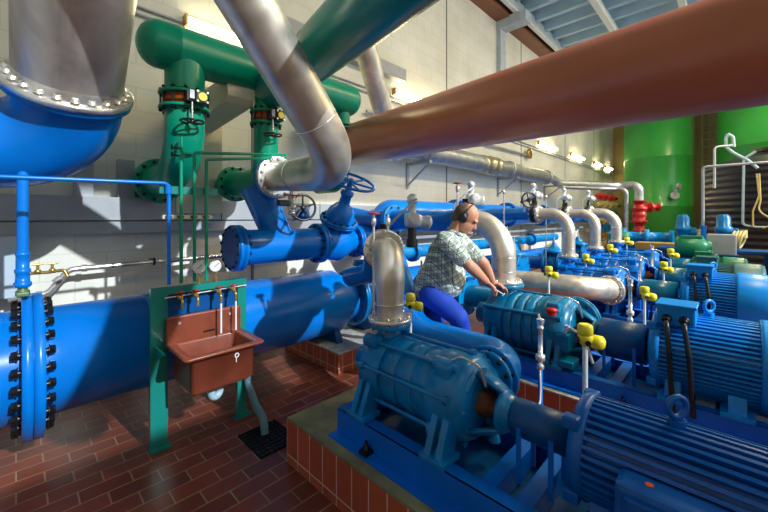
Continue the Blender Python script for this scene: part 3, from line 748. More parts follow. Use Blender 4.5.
def motor(i, X, zs, r, y0, y1, yc, zt, col, label, box='top', cables=True):
    """y0 pump side end, y1 fan end, yc where the fan cover starts"""
    t = thing('electric_motor', label, 'motor', (X, (y0 + y1) / 2, zt), 'electric motors')
    m = MB(); N = 40 if i == 0 else 56; prof = []
    for k in range(N):
        a0 = 2 * PI * k / N
        for da, rr in ((0, .84), (.0, 1.0), (.42, 1.0), (.42, .84)):
            a = a0 + 2 * PI / N * (da + .02)
            prof.append((math.cos(a) * r * rr, math.sin(a) * r * rr))
    n = len(prof)
    vs = [(X + q[0], y0 - .05, zs + q[1]) for q in prof] + [(X + q[0], yc + .01, zs + q[1]) for q in prof]
    m.add(vs, [(j, (j + 1) % n, n + (j + 1) % n, n + j) for j in range(n)] + [tuple(range(n)), tuple(range(n, 2 * n))], True)
    m.build('finned_frame', col, t)
    es = MB().lathe((X, y0 + .03, zs), (0, -1, 0), [(0, r * .3), (.01, r * .55), (.03, r * .9), (.04, r * 1.0), (.085, r * 1.02), (.09, r * .9)], 44)
    es.build('end_shield', col, t)
    for a in (45, 135, 225, 315):
        a = math.radians(a)
        MB().box((X + math.cos(a) * r * 1.0, y0 - .01, zs + math.sin(a) * r * 1.0), (.05, .06, .05), bev=.01).build('lug', col, t)
    MB().lathe((X, yc, zs), (0, -1, 0), [(-.02, r * .9), (-.018, r * 1.06), (0, r * 1.07), (yc - y1 - .05, r * 1.05), (yc - y1 - .01, r * .98), (yc - y1, r * .8)], 44).build('fan_cover', col, t)
    for sx in (-1, 1):
        for yy in (y0 - .13, yc + .12):
            m = MB(); xo = X + sx * r * .92
            m.prism([(X + sx * r * .55, yy - .04, zs - r * .5), (X + sx * r * .97, yy - .04, zs - r * .5), (xo + sx * .05, yy - .04, zt + .02), (xo - sx * .10, yy - .04, zt + .02)], (0, .08, 0))
            m.box((xo, yy, zt + .012), (.16, .15, .024), bev=.004)
            m.build('foot', col, t)
    ym = (y0 + yc) / 2 - .02 if i else .15
    MB().cyl((X, ym, zs + r * .9), (X, ym, zs + r * 1.09), .028).torus((X, ym, zs + r * 1.09 + .042), (.62, .78, 0), .036, .011, 24, 10).build('eye_bolt', col, t)
    if box == 'top':
        bx = X - r * .42; by = y0 - .14; bz = zs + r * 1.0
        MB().box((bx, by, bz + .01), (r * .80, .20, .12), bev=.012).box((bx, by, bz + .075), (r * .88, .215, .02), bev=.005).build('terminal_box', col, t)
        if cables:
            for k, dy in enumerate((.045, -.045)):
                c = (bx - r * .40 - .0, by + dy, bz - .01)
                g = MB().lathe(c, (-1, 0, -.3), [(-.01, .028), (.012, .028), (.014, .020), (.035, .020)], 14).build('cable_gland', BOLTM, t)
                MB().tube(arc_path([c, (c[0] - .06, c[1] - .005, c[2] - .03), (c[0] - .09, c[1] - .02 - .01 * k, c[2] - .20), (c[0] - .10, c[1] - .04 - .01 * k, .36)], .05), .0150, 12).build('cable', BLACK, t)
    elif box == 'side':
        bx = X - r * 1.12; by = y0 - .33
        MB().box((bx, by, zs - .03), (.12, .30, .20), bev=.02).box((bx - .06, by, zs - .03), (.02, .24, .14), bev=.008).build('terminal_box', col, t)
        MB().lathe((bx, by + .06, zs + .071), (0, 0, 1), [(0, .012), (.002, .012)], 20).build('sticker', paint('sticker_orange', (.85, .12, .02), .5), t)
    return t

def transmitter(c, ang, post_z, label, s=1.0, grp='yellow pressure transmitters', postr=.010):
    c = V(c)
    t = thing('pressure_transmitter', label, 'instrument', (c.x, c.y, post_z), grp)
    d = V((math.cos(ang), math.sin(ang), 0)); q = V((-d.y, d.x, 0))
    MB().cyl((c.x, c.y, post_z), (c.x, c.y, c.z - .03 * s), postr, seg=14).build('post', WHITE, t)
    m = MB().lathe(c + V((0, 0, -.035 * s)), (0, 0, 1), [(0, .016 * s), (.015 * s, .026 * s), (.02 * s, .033 * s), (.05 * s, .034 * s), (.053 * s, .030 * s), (.058 * s, .030 * s), (.061 * s, .036 * s), (.10 * s, .035 * s), (.108 * s, .028 * s)], 22)
    b = m.build('housing', YEL, t)
    m = MB().lathe(c + V((0, 0, -.005 * s)), d - V((0, 0, .18)), [(.0, .026 * s), (.035 * s, .026 * s), (.038 * s, .034 * s), (.078 * s, .034 * s), (.086 * s, .026 * s)], 22).build('display_cap', YEL, t)
    MB().lathe(c + V((0, 0, -.005 * s)) - d * .03 * s, -d, [(0, .016 * s), (.014 * s, .016 * s)], 14).build('plug', BLACK, t)
    MB().lathe(c + V((0, 0, -.012 * s)) - q * .024 * s, -q, [(0, .013 * s), (.016 * s, .013 * s)], 14).build('plug', BLACK, t)
    return t

def vent_post(X, Y, zb, zt, label, hose=True):
    t = thing('vent_post', label, 'standpipe', (X, Y, zb), 'steel topped blue standpipes')
    zm = zb + (zt - zb) * .64
    MB().cyl((X, Y, zb), (X, Y, zm), .015, seg=14).box((X, Y, zb + .005), (.07, .07, .01)).build('post', BLUE, t)
    MB().lathe((X, Y, zm), (0, 0, 1), [(0, .014), (.01, .024), (.03, .024), (.04, .015), (.06, .015), (.065, .030), (.10, .030), (.105, .015), (zt - zm - .07, .015), (zt - zm - .065, .022), (zt - zm - .05, .022), (zt - zm - .045, .015), (zt - zm - .025, .024), (zt - zm, .024)], 14).build('valve', SSB, t)
    MB().tube([(X, Y, zt - .015), (X + .05, Y + .03, zt + .015), (X + .09, Y + .05, zt - .01), (X + .13, Y + .06, zt - .012)], .009, 10).build('elbow', SSB, t)
    if hose:
        MB().tube(arc_path([(X - .01, Y, zm + .05), (X - .025, Y - .01, zm - .12), (X - .06, Y - .02, zm - .20), (X - .22, Y - .02, zm - .22), (X - .32, Y - .04, zm - .16)], .06), .007, 8).build('hose', paint('hose_white', (.6, .6, .58), .4), t)
    return t

def discharge(i, X, Yd, zf, r, zax, yend, label, xend=None):
    t = thing('discharge_pipe', label, 'pipe', (X, Yd, zf), 'stainless discharge elbows')
    xe = X if xend is None else xend
    p = arc_path([(X, Yd, zf + .02), (X, Yd, zax), (xe, yend, zax)], r * 3.1 if i else .17, 14)
    MB().tube(p, r if i else [.080 + .014 * min(1, max(0, (q[2] - zf - .05) / .14)) for q in p], 36).build('pipe', SS, t)
    flange(t, (X, Yd, zf + .012), (0, 0, 1), r * 1.5 if i else .14, .026, 10, SSB, BOLTS, .011, pair=False)
    MB().lathe((X, Yd, zf + .11), (0, 0, 1), [(-.004, r * .98), (0, r * 1.03), (.004, r * .98)] if i else [(-.004, .1), (0, .101), (.004, .1)], 36).build('weld_seam', SSB, t)
    zz = zax - r * 3.1 if i else zax - .15
    if i: MB().lathe((X, Yd, zz), (0, 0, 1), [(-.004, r), (0, r * 1.03), (.004, r)], 36).build('weld_seam', SSB, t)
    flange(t, (xe, yend, zax), (xe - X, yend - Yd, 0), r * 1.55, .03, 10, SSB, BOLTS, .012, pair=False, name='end_flange')
    return t

def actuator(X, Y, z, label, s=1.0):
    t = thing('electric_actuator', label, 'actuator', (X, Y, z - .12 * s), 'grey electric valve actuators')
    MB().lathe((X, Y, z - .22 * s), (0, 0, 1), [(0, .045 * s), (.06 * s, .045 * s), (.07 * s, .035 * s), (.17 * s, .035 * s)], 20).build('mount', BLACK, t)
    MB().box((X, Y, z), (.13 * s, .12 * s, .12 * s), rot=Matrix.Rotation(.75, 3, 'Z'), bev=.03 * s).build('gear_housing', GREYC, t)
    MB().lathe((X + .04 * s, Y - .03 * s, z - .01 * s), (.8, -.55, -.12), [(0, .048 * s), (.07 * s, .048 * s), (.075 * s, .056 * s), (.10 * s, .055 * s), (.115 * s, .03 * s)], 24).build('motor_housing', GREYC, t)
    MB().lathe((X - .03 * s, Y - .04 * s, z), (-.6, -.8, 0), [(0, .045 * s), (.05 * s, .045 * s), (.055 * s, .058 * s), (.08 * s, .058 * s), (.09 * s, .03 * s)], 24).build('switch_housing', GREYC, t)
    MB().lathe((X, Y, z + .04 * s), (.18, .12, 1), [(0, .035 * s), (.10 * s, .032 * s), (.105 * s, .042 * s), (.15 * s, .042 * s), (.17 * s, .03 * s), (.18 * s, .01 * s)], 20).build('handle_cap', GREYC, t)
    for k in range(2):
        MB().tube(arc_path([(X + .01 * s, Y - .04, z + .17 * s - k * .03), (X - .12 * s, Y - .02, z + .08 * s), (X - .24 * s - .03 * k, Y + .06, z - .08 * s), (X - .20 * s - .03 * k, Y + .06, z - .30 * s)], .08 * s), .008 * s, 8).build('cable', GALV, t)
    return t

def line_valve(X, Y, z, r, label, wheel=True, up=.30, wm=BOLTM):
    t = thing('gate_valve', label, 'valve', (X, Y, z - r), 'blue gate valves behind the pumps')
    MB().lathe((X, Y - .12, z), (0, 1, 0), [(0, r), (.04, r * 1.05), (.08, r * 1.25), (.16, r * 1.25), (.2, r * 1.05), (.24, r)], 28).build('body', BLUE2, t)
    MB().box((X, Y, (z - r) / 2), (.12, .12, z - r)).box((X, Y, .01), (.24, .24, .02)).build('pedestal', BLUED, t)
    for yy in (-.13, .13): flange(t, (X, Y + yy, z), (0, 1, 0), r * 1.6, .045, 8, BLUE2, BOLTM, .012)
    MB().lathe((X, Y, z + r * .6), (0, 0, 1), [(0, r * .9), (r * .7, r * .8), (r * .72, r * 1.15), (r * 1.05, r * 1.15), (r * 1.1, r * .7), (up - .06, r * .35), (up, .03)], 24).build('bonnet', BLUE2, t)
    MB().cyl((X, Y, z + r * .6 + up - .02), (X, Y, z + r * .6 + up + .10), .012, seg=10).build('stem', SSB, t)
    if wheel: handwheel(t, (X, Y, z + r * .6 + up + .07), (0, 0, 1), r * 1.1, .010, wm, 5, hub=.02)
    return t

UX = [1.67, 3.20, 5.0, 6.4, 7.8]
# X, body radius, shaft z, rail top z, flange z
SPEC = [(1.67, .205, .655, .43, .945), (3.25, .245, .66, .42, .985), (5.12, .235, .74, .46, 1.08), (6.4, .235, .76, .46, 1.11), (7.8, .235, .77, .46, 1.14)]
PCOL = [BLUE2, TEAL, BLUE, BLUE, BLUE]
MCOL = [paint('motor_deep_blue', (0.0, 0.10, 0.44), .33, .12, 6, spec=.35), BLUE3, BLUE3, MOTG, MOTGR]
PL = ['blue multistage pump in the foreground on its bright blue base frame', 'teal multistage pump with bulging rings that the man leans over', 'blue multistage pump behind the teal one, under the second free steel elbow',
      'dark blue multistage pump, fourth in the row', 'small looking blue pump at the far end of the row']
ML = ['dark blue finned motor at the bottom right corner with side terminal box', 'blue finned motor with two thick black cables, right of the teal pump', 'blue finned motor with large smooth fan cover at the right edge, behind the cabled motor',
      'grey green motor behind the blue motor with the smooth fan cover', 'bright green motor, farthest in the row']
GL = ['dark blue coupling guard between the nearest pump and its motor', 'dark blue coupling guard between the teal pump and the cabled motor', 'teal coupling guard of the third pump', 'coupling guard of the fourth pump', 'coupling guard of the farthest pump']
for i, (X, r, zs, zt, zf) in enumerate(SPEC):
    plinth(i, X)
    base_frame(i, X, .29 if i == 0 else .31, zt, FRAMEB)
    pump(i, X, r, zs, zt, zf, PCOL[i], PL[i], bulge=(i == 1), fr=.09 if i == 0 else (.125 if i == 1 else .085), suc=-1 if i == 2 else 1)
    gr_ = .075 if i == 0 else .145
    guard(i, X, zs + (.0), gr_ * (1.12 if i == 0 else 1), .75 if i == 0 else .76, .50 if i == 0 else .46, zt, BLUED if i < 2 else TEAL, GL[i])
    if i == 0: motor(i, X, zs, .20, .47, -.95, -.42, zt, MCOL[i], ML[i], 'side')
    else: motor(i, X, zs + (.01, .01, .02, .0, -.02)[i], (.2, .27, .265, .25, .22)[i], (.4, .42, .40, .40, .50)[i], (-.9, -.60, -.27, -.27, -.14)[i], (-.10, -.13, -.03, .0, .12)[i], zt, MCOL[i], ML[i], 'top', cables=i in (1, 2))

# discharge pipes
discharge(0, 1.67, 1.577, .945, .095, 1.37, 1.82, 'stainless discharge elbow seen end on above the nearest pump', 1.86)
discharge(1, 3.25, 1.577, .985, .112, 1.57, 1.95, 'wide stainless elbow right of the man above the teal pump')
discharge(2, 5.12, 1.577, 1.08, .078, 1.65, 1.97, 'leftmost of the three slimmer stainless elbows in the middle distance')
discharge(3, 6.4, 1.577, 1.11, .074, 1.67, 1.97, 'middle one of the three slimmer stainless elbows in the middle distance')
discharge(4, 7.8, 1.577, 1.14, .088, 1.69, 2.0, 'rightmost of the three slimmer stainless elbows in the middle distance')

# wafer valves + actuators after the elbows
WL = ['wafer valve behind the nearest discharge elbow', 'wafer valve behind the wide steel elbow beside the man', 'wafer valve on the leftmost of the three slimmer elbows', 'wafer valve on the middle one of the three slimmer elbows', 'wafer valve on the rightmost of the three slimmer elbows']
for i, (X, Y, z, R) in enumerate(((1.895, 1.855, 1.37, .125), (3.25, 2.0, 1.57, .165), (5.12, 2.02, 1.65, .125), (6.4, 2.02, 1.67, .12), (7.8, 2.05, 1.69, .14))):
    t = thing('wafer_valve', WL[i], 'valve', (X, Y, z), 'wafer valves on the discharge lines')
    wd = V((.56, .83, 0)) if i == 0 else V((0, 1, 0))
    MB().lathe(V((X, Y, z)) - wd * .025, wd, [(0, R * .9), (.003, R), (.057, R), (.06, R * .9)], 32).build('disc_body', BOLTM, t)
    MB().cyl((X, Y, z + R * .9), (X, Y, z + R + .06), .03).build('neck', BOLTM, t)
    bolts(t, (X, Y, z), wd, R * .88, 10, .012, .12, BOLTS)
    # blue pipe going on to the wall header
    b = thing('blue_link_pipe', ['blue pipe from the nearest discharge valve towards the wall', 'blue pipe from the wide steel elbow towards the wall header', 'blue pipe from the leftmost slim elbow towards the wall header', 'blue pipe from the middle slim elbow towards the wall header', 'blue pipe from the rightmost slim elbow towards the wall header'][i], 'pipe', (X, Y, z), 'blue link pipes to the wall header')
    MB().tube(arc_path([(X, Y + .04, z), (X, 3.1, z), (X, 3.5, z)] if i else [(X + .025, Y + .04, z), (X + .22, Y + .32, z), (X + .30, Y + .42, z - .25), (X + .42, 2.72, z - .36)], .12), R * .72, 24).build('pipe', BLUE, b)
    if i: 
        flange(b, (X, 3.02, z), (0, 1, 0), R * 1.15, .06, 8, BLUE2, BOLTM, .012)
        MB().cyl((X, 3.45, z), (X, 4.0, 1.66), R * .72).build('stub', BLUE, b)
actuator(2.25, 1.88, 1.58, 'grey electric actuator with cables above the nearest discharge elbow', 1.0)
actuator(3.32, 1.97, 1.80, 'grey electric actuator with white box above the wide steel elbow', .85)
actuator(5.12, 2.04, 1.92, 'grey actuator column above the leftmost slim elbow', .8)
actuator(6.4, 2.04, 1.94, 'small grey actuator above the middle slim elbow', .75)
actuator(7.8, 2.04, 1.98, 'small grey actuator above the rightmost slim elbow', .75)
for X, Y, z, lb in ((4.86, 2.0, 1.84, 'black handwheel left of the actuator over the leftmost slim elbow'),):
    t = thing('black_handwheel', lb, 'handwheel', (X, Y, z))
    handwheel(t, (X, Y, z), (-.6, -.8, 0), .10, .012, BLACK, 4)
    MB().cyl((X, Y, z), (X + .12, Y + .16, z - .02), .015).build('stem', BOLTM, t)
# slim sampling pipes with red handles
def sample_pipe(X, Y, z0, z1, label, red=True):
    t = thing('sampling_pipe', label, 'sampling pipe', (X, Y, z0), 'slim steel sampling pipes')
    MB().cyl((X, Y, z0), (X, Y, z1), .009, seg=10).lathe((X, Y, z1 - .08), (0, 0, 1), [(0, .01), (.01, .018), (.05, .018), (.06, .01)], 10).build('pipe', SSB, t)
    if red: MB().lathe((X, Y, z1), (0, 0, 1), [(0, .02), (.004, .045), (.012, .045), (.016, .02)], 16).build('handle', RED, t)
sample_pipe(1.74, 1.80, .0, 1.62, 'slim vertical steel pipe with a red handle left of the nearest discharge elbow')
sample_pipe(1.80, 1.72, 1.51, 1.62, 'short steel stub on top of the nearest discharge elbow', False)
sample_pipe(3.03, 1.95, 1.4, 1.93, 'slim pipe with a red handle above the man\'s head')
sample_pipe(4.95, 2.4, 0, 2.02, 'slim vertical pipe beside the actuator over the leftmost slim elbow', False)
sample_pipe(6.3, 2.3, 0, 2.0, 'slim vertical pipe between the left and middle slim elbows', False)
sample_pipe(7.6, 2.3, 0, 2.0, 'slim vertical pipe between the middle and right slim elbows', False)

# suction pipes
t = thing('suction_elbow', 'wide blue suction pipe curving into the side of the nearest pump', 'pipe', (2.22, 1.0, .29))
MB().tube(arc_path([(3.35, 3.95, 1.5), (2.95, 2.75, 1.2), (2.24, 1.85, .675), (2.22, 1.03, .675), (1.955, 1.03, .675)], [.5, .5, .2], 14), .125, 40).build('pipe', BLUE, t)
flange(t, (1.965, 1.03, .675), (1, 0, 0), .165, .03, 10, BLUE, BOLTM, .011, pair=False)
MB().box((2.22, 1.6, .42), (.08, .06, .26)).box((2.22, 1.6, .30), (.16, .12, .012)).build('support', BLUED, t) if False else None
t = thing('suction_elbow', 'teal suction elbow behind the teal pump', 'pipe', (3.78, 1.0, .29))
MB().tube(arc_path([(3.84, 2.30, .66), (3.84, 1.03, .68), (3.53, 1.03, .68)], .2, 12), .13, 32).build('pipe', TEAL, t)
flange(t, (3.54, 1.03, .68), (1, 0, 0), .19, .03, 10, TEAL, BOLTM, .012, pair=False)
t = thing('suction_elbow', 'stainless suction elbow lying between the teal pump and the pump behind it', 'pipe', (4.35, 1.1, .7))
MB().tube(arc_path([(4.30, 3.1, .80), (4.30, 1.14, .84), (4.72, 1.04, .78)], .32, 14), .125, 36).build('pipe', SS, t)
flange(t, (4.75, 1.03, .77), (1, -.25, -.1), .165, .035, 10, SSB, BOLTS, .012, pair=False)
for X, lb in ((6.98, 'blue suction pipe beside the fourth pump'), (8.4, 'blue suction pipe beside the farthest pump')):
    t = thing('suction_elbow', lb, 'pipe', (X, 1.0, .3)); MB().tube(arc_path([(X, 3.1, .74), (X, 1.03, .77), (X - .3, 1.03, .77)], .2, 10), .12, 24).build('pipe', BLUE, t)

# yellow transmitters
transmitter((1.965, 1.655, .985), -1.0, .29, 'yellow transmitter on a white post beside the nearest discharge flange', 1.0)
transmitter((2.30, .62, .90), -.95, .0, 'large yellow transmitter on a white post in front of the teal pump coupling', 1.15, postr=.014)
transmitter((3.52, 1.26, 1.07), -1.0, .85, 'yellow transmitter beside the wide steel elbow flange', .95)
transmitter((3.80, .56, .93), -.95, .0, 'yellow transmitter left of the cabled motor\'s terminal box', 1.0)
transmitter((5.15, 1.38, 1.05), -1.0, .6, 'yellow transmitter beside the flange of the leftmost slim elbow', 1.1)
transmitter((5.5, .62, .98), -.95, 0, 'yellow transmitter on a post in front of the motor with the smooth fan cover', 1.15)
transmitter((6.6, 1.42, 1.09), -1.0, .6, 'yellow transmitter beside the flange of the middle slim elbow', 1.2)
transmitter((6.95, .70, 1.04), -.95, 0, 'yellow transmitter on a post left of the grey green motor', 1.25)
transmitter((8.0, 1.45, 1.14), -1.0, .6, 'yellow transmitter beside the flange of the rightmost slim elbow', 1.25)
transmitter((8.3, .72, 1.09), -.95, 0, 'farthest yellow transmitter, left of the bright green motor', 1.3)
vent_post(2.42, .92, .0, .93, 'blue standpipe with steel valve in front of the teal pump')
vent_post(3.78, .66, .0, 1.06, 'blue standpipe with steel top left of the cabled motor', False)
vent_post(5.50, .86, .0, 1.12, 'blue standpipe with steel top beside the third pump\'s guard', False)
vent_post(6.90, .92, .0, 1.16, 'blue standpipe with steel top beside the fourth pump\'s guard', False)

# blue valves behind the pumps
for (X, Y, z, r, lb) in ((3.22, 2.55, .62, .15, 'blue gate valve directly behind the teal pump and the man\'s hands'), (3.84, 2.45, .66, .15, 'blue gate valve right of the wide steel elbow'),
                         (4.55, 2.9, .80, .15, 'blue gate valve between the wide elbow and the leftmost slim elbow'), (5.5, 2.5, .8, .15, 'blue gate valve under the leftmost slim elbow'),
                         (6.1, 2.9, .95, .16, 'blue gate valve behind the middle slim elbow'), (6.98, 2.4, .74, .16, 'blue gate valve between the middle and right slim elbows'), (8.4, 2.4, .8, .16, 'blue gate valve right of the rightmost slim elbow')):
    line_valve(X, Y, z, r, lb, wheel=False)
for (X, Y, z, lb) in ((4.2, 3.3, 1.15, 'blue pipe running along behind the wide steel elbow'),):
    t = thing('blue_cross_pipe', lb, 'pipe', (X, Y, z)); MB().tube([(3.3, 3.25, 1.12), (9.5, 3.25, 1.12)], .09, 20).build('pipe', BLUE2, t)
    for xx in (3.9, 5.2, 6.6, 8): flange(t, (xx, 3.25, 1.12), (1, 0, 0), .14, .06, 8, BLUE2, BOLTM, .011)

#==SINK==
t = thing('sink_stand', 'teal green steel stand behind the brown sink', 'stand', (1.0, 2.85, 0))
for xx, nm in ((.69, 'leg'), (1.27, 'leg')):
    l = MB().box((xx, 2.86, .53), (.105 if xx < 1 else .07, .045, 1.06)).build(nm, TEALG, t)
    MB().box((xx + .005, 2.845, .008), (.125, .08, .014)).cyl((xx + .02, 2.80, .01), (xx + .02, 2.80, .03), .010, seg=8).build('foot_plate', TEALG, l)
MB().box((.972, 2.86, 1.085), (.665, .05, .05)).build('top_rail', TEALG, t)
MB().box((1.0, 2.875, .98), (.52, .012, .16)).build('back_panel', BLUED, t)
for xx in (.66, 1.25): MB().prism([(xx, 2.83, .72), (xx, 2.60, .72), (xx, 2.83, .62)], (.012, 0, 0)).build('gusset', TEALG, t)
SX0, SX1 = .745, 1.215
t = thing('utility_sink', 'rust brown utility sink with raised back hanging on the teal stand', 'sink', (1.02, 2.7, .5))
m = MB()
yf, ybk = 2.43, 2.82; zt_, zb_ = .725, .455
def rect(x0, x1, y0, y1, z, c=.03, n=4):
    pts = []
    for cx, cy, a0 in ((x1 - c, y1 - c, 0), (x0 + c, y1 - c, 90), (x0 + c, y0 + c, 180), (x1 - c, y0 + c, 270)):
        for k in range(n + 1):
            a = math.radians(a0 + 90 * k / n); pts.append(V((cx + c * math.cos(a), cy + c * math.sin(a), z)))
    return pts
outer = [rect(SX0 + .05, SX1 - .05, yf + .05, ybk - .02, zb_), rect(SX0 + .025, SX1 - .025, yf + .025, ybk, zb_ + .025), rect(SX0 + .02, SX1 - .02, yf + .02, ybk, zt_ - .025), rect(SX0 - .025, SX1 + .025, yf - .03, ybk, zt_ - .02),
         rect(SX0 - .03, SX1 + .03, yf - .035, ybk, zt_ - .005), rect(SX0 - .025, SX1 + .025, yf - .03, ybk, zt_), rect(SX0 + .025, SX1 - .025, yf + .022, ybk - .035, zt_ - .004), rect(SX0 + .034, SX1 - .034, yf + .032, ybk - .04, zt_ - .02), rect(SX0 + .06, SX1 - .06, yf + .06, ybk - .06, zb_ + .02)]
m.rings(outer, True, True); m.build('basin', SINKM, t)
m = MB(); m.box(((SX0 + SX1) / 2, ybk - .015, .80), (SX1 - SX0 + .05, .035, .22), bev=.012); bk = m.build('backsplash', SINKM, t)
for xx in (.80, 1.15): MB().cyl((xx, ybk - .03, .86), (xx, ybk - .04, .86), .010, seg=12).build('screw', GALV, bk)
MB().box((1.0, ybk - .035, .765), (.08, .004, .012)).build('overflow_slot', BLACK, bk)
MB().torus((1.06, yf + .018, .655), (0, 1, .0), .013, .004, 16, 6).box((1.055, yf + .016, .625), (.005, .005, .03)).build('hook_mark', WHITE, t)
t = thing('sink_trap', 'pale blue U-bend trap under the brown sink', 'trap', (1.05, 2.62, .36))
MB().tube(arc_path([(.955, 2.62, .455), (.955, 2.62, .335), (1.02, 2.64, .335), (1.02, 2.64, .43), (1.22, 2.76, .43)], .036, 8), .026, 16).build('pipe', paint('trap_pale', (.35, .5, .6), .35), t)
MB().cyl((.955, 2.62, .405), (.955, 2.62, .44), .028).cyl((1.02, 2.64, .385), (1.02, 2.64, .41), .028).build('nut', WHITE, t)
t = thing('drain_pipe', 'grey blue drain pipe bending from the stand leg down to the floor grate', 'pipe', (1.33, 2.6, 0.0))
MB().tube(arc_path([(1.30, 2.80, .60), (1.30, 2.80, .28), (1.30, 2.66, .14), (1.28, 2.50, .12), (1.28, 2.475, .01)], .07, 8), .028, 16).build('pipe', DRAIN, t)
MB().torus((1.30, 2.80, .34), (0, 0, 1), .03, .008).build('collar', BOLTM, t)
t = thing('floor_grate', 'dark square floor grate beside the front plinth', 'grate', (1.16, 2.36, 0))
MB().box((1.28, 2.42, .003), (.30, .36, .004)).build('sump', BLACK, t)
m = MB()
for k in range(9): m.box((1.14 + k * .035, 2.42, .009), (.008, .36, .008)); m.box((1.28, 2.25 + k * .0425, .009), (.30, .008, .008))
m.build('grid', BOLTM, t)
# taps on the stand
TL = ['leftmost of the four small brass taps with red handles above the sink', 'second from left of the four small brass taps above the sink', 'third of the four brass taps above the sink, below the left gauge', 'rightmost of the four brass taps above the sink, above the long steel outlet']
for k, xx in enumerate((.80, .90, 1.06, 1.17)):
    t = thing('brass_tap', TL[k], 'tap', (xx, 2.80, 1.0), 'brass taps above the sink')
    z = 1.045 + .00 * k
    MB().cyl((xx, 2.83, z), (xx, 2.74, z), .010, seg=12).tube(arc_path([(xx, 2.75, z), (xx, 2.72, z - .02), (xx, 2.72, z - .07)], .02), .009, 10).ball((xx, 2.76, z), .018).build('body', BRASS, t)
    MB().cyl((xx, 2.76, z), (xx, 2.76, z + .035), .005, seg=8).lathe((xx, 2.76, z + .03), (0, 0, 1), [(0, .006), (.002, .026), (.008, .026), (.012, .01)], 12).build('handle', RED, t)
    if k > 1: MB().cyl((xx, 2.72, z - .08), (xx, 2.72, z - .30), .007, seg=10).build('outlet_tube', WHITE, t)
t = thing('tap_rail', 'thin steel rail behind the brass taps', 'rail', (1.0, 2.82, 1.03)); MB().cyl((.72, 2.825, 1.04), (1.3, 2.825, 1.055), .006, seg=8).build('rail', SSB, t)
for xx, lb in ((.955, 'left one of the two round white pressure gauges above the sink'), (1.075, 'right one of the two round white pressure gauges above the sink')):
    t = thing('pressure_gauge', lb, 'gauge', (xx, 2.86, 1.11), 'white dial pressure gauges above the sink')
    MB().cyl((xx, 2.86, 1.11), (xx, 2.86, 1.18), .008, seg=10).lathe((xx, 2.86, 1.125), (0, 0, 1), [(0, .014), (.02, .014)], 6).build('stem', BRASS, t)
    d = V((-.35, -1, 0)).normalized()
    MB().lathe(V((xx, 2.87, 1.228)), d, [(0, .044), (.02, .046), (.026, .046), (.028, .040)], 28).build('case', BOLTS, t)
    f = MB().lathe(V((xx, 2.87, 1.228)) + d * .026, d, [(0, .040), (.003, .040)], 28).build('dial', GLASSW, t)
    x_, y_, _ = frame_from(d); c0 = V((xx, 2.87, 1.228)) + d * .031
    q = MB(); q.tube([c0 - x_ * .006 + V((0, 0, -.006)), c0 + x_ * .022 + V((0, 0, .022))], .0022, 6)
    for a in range(-45, 226, 30):
        e = V((0, 0, 1)) * math.sin(math.radians(a)) + x_ * math.cos(math.radians(a)); q.tube([c0 + e * .031, c0 + e * .037], .0014, 4)
    q.build('needle', BLACK, f)

# slim coloured pipes
t = thing('slim_blue_pipe', 'slim blue pipe crossing from the left edge and dropping beside the sink', 'pipe', (.76, 2.9, 1.1))
MB().tube(arc_path([(-1.2, 2.92, 1.80), (.765, 2.9, 1.845), (.765, 2.9, 1.12)], .035, 6), .0135, 14).build('pipe', BLUE, t)
for k, (x0, x1) in enumerate(((.845, None), (.935, None), (1.02, None))):
    t = thing('slim_green_pipe', ('leftmost of the three slim green vertical pipes above the sink', 'middle one of the three slim green vertical pipes above the sink', 'rightmost of the three slim green vertical pipes, bending right to the dark green tee')[k], 'pipe', (x0, 2.9, 1.12), 'slim green vertical pipes')
    if k == 0: p = arc_path([(x0, 2.9, 1.12), (x0, 2.9, 2.07), (.925, 2.94, 2.07), (.94, 3.10, 2.08), (.94, 3.22, 2.12)], .02)
    elif k == 1: p = arc_path([(x0, 2.9, 1.12), (x0, 2.9, 2.085), (1.90, 3.24, 2.235)], .02)
    else: p = arc_path([(x0, 2.9, 1.12), (x0, 2.9, 2.045), (1.90, 3.24, 2.205)], .02)
    MB().tube(p, .0125, 12).build('pipe', GREEN, t)
t = thing('pipe_support_bar', 'flat green bar holding the slim green pipes', 'support', (.9, 2.93, 1.8)); MB().box((.91, 2.925, 1.80), (.40, .02, .055)).build('bar', TEALG, t)
MB().cyl((.76, 2.90, 1.83), (.76, 2.90, 1.77), .022).build('clamp', BLUE, t)
t = thing('clamp_strip', 'beige clamp strip across the slim pipes', 'clamp', (.9, 2.92, 1.6)); MB().box((.90, 2.925, 1.605), (.34, .02, .028)).build('strip', BEIGE, t)
for xx in (.765, .845, .935, 1.02): MB().box((xx, 2.91, 1.605), (.04, .02, .014)).build('clip', BLACK, t)
t = thing('small_valve', 'small black handled needle valves on the green elbow pipe', 'valve', (.96, 3.2, 2.1))
MB().cyl((.94, 3.22, 2.08), (.94, 3.22, 2.26), .010, seg=10).build('stem', GREEN, t)
for zz in (2.16, 2.10): MB().cyl((.94, 3.22, zz), (.87, 3.2, zz), .008, seg=8).cyl((.865, 3.2, zz - .02), (.865, 3.2, zz + .02), .008, seg=8).build('handle', BLACK, t)

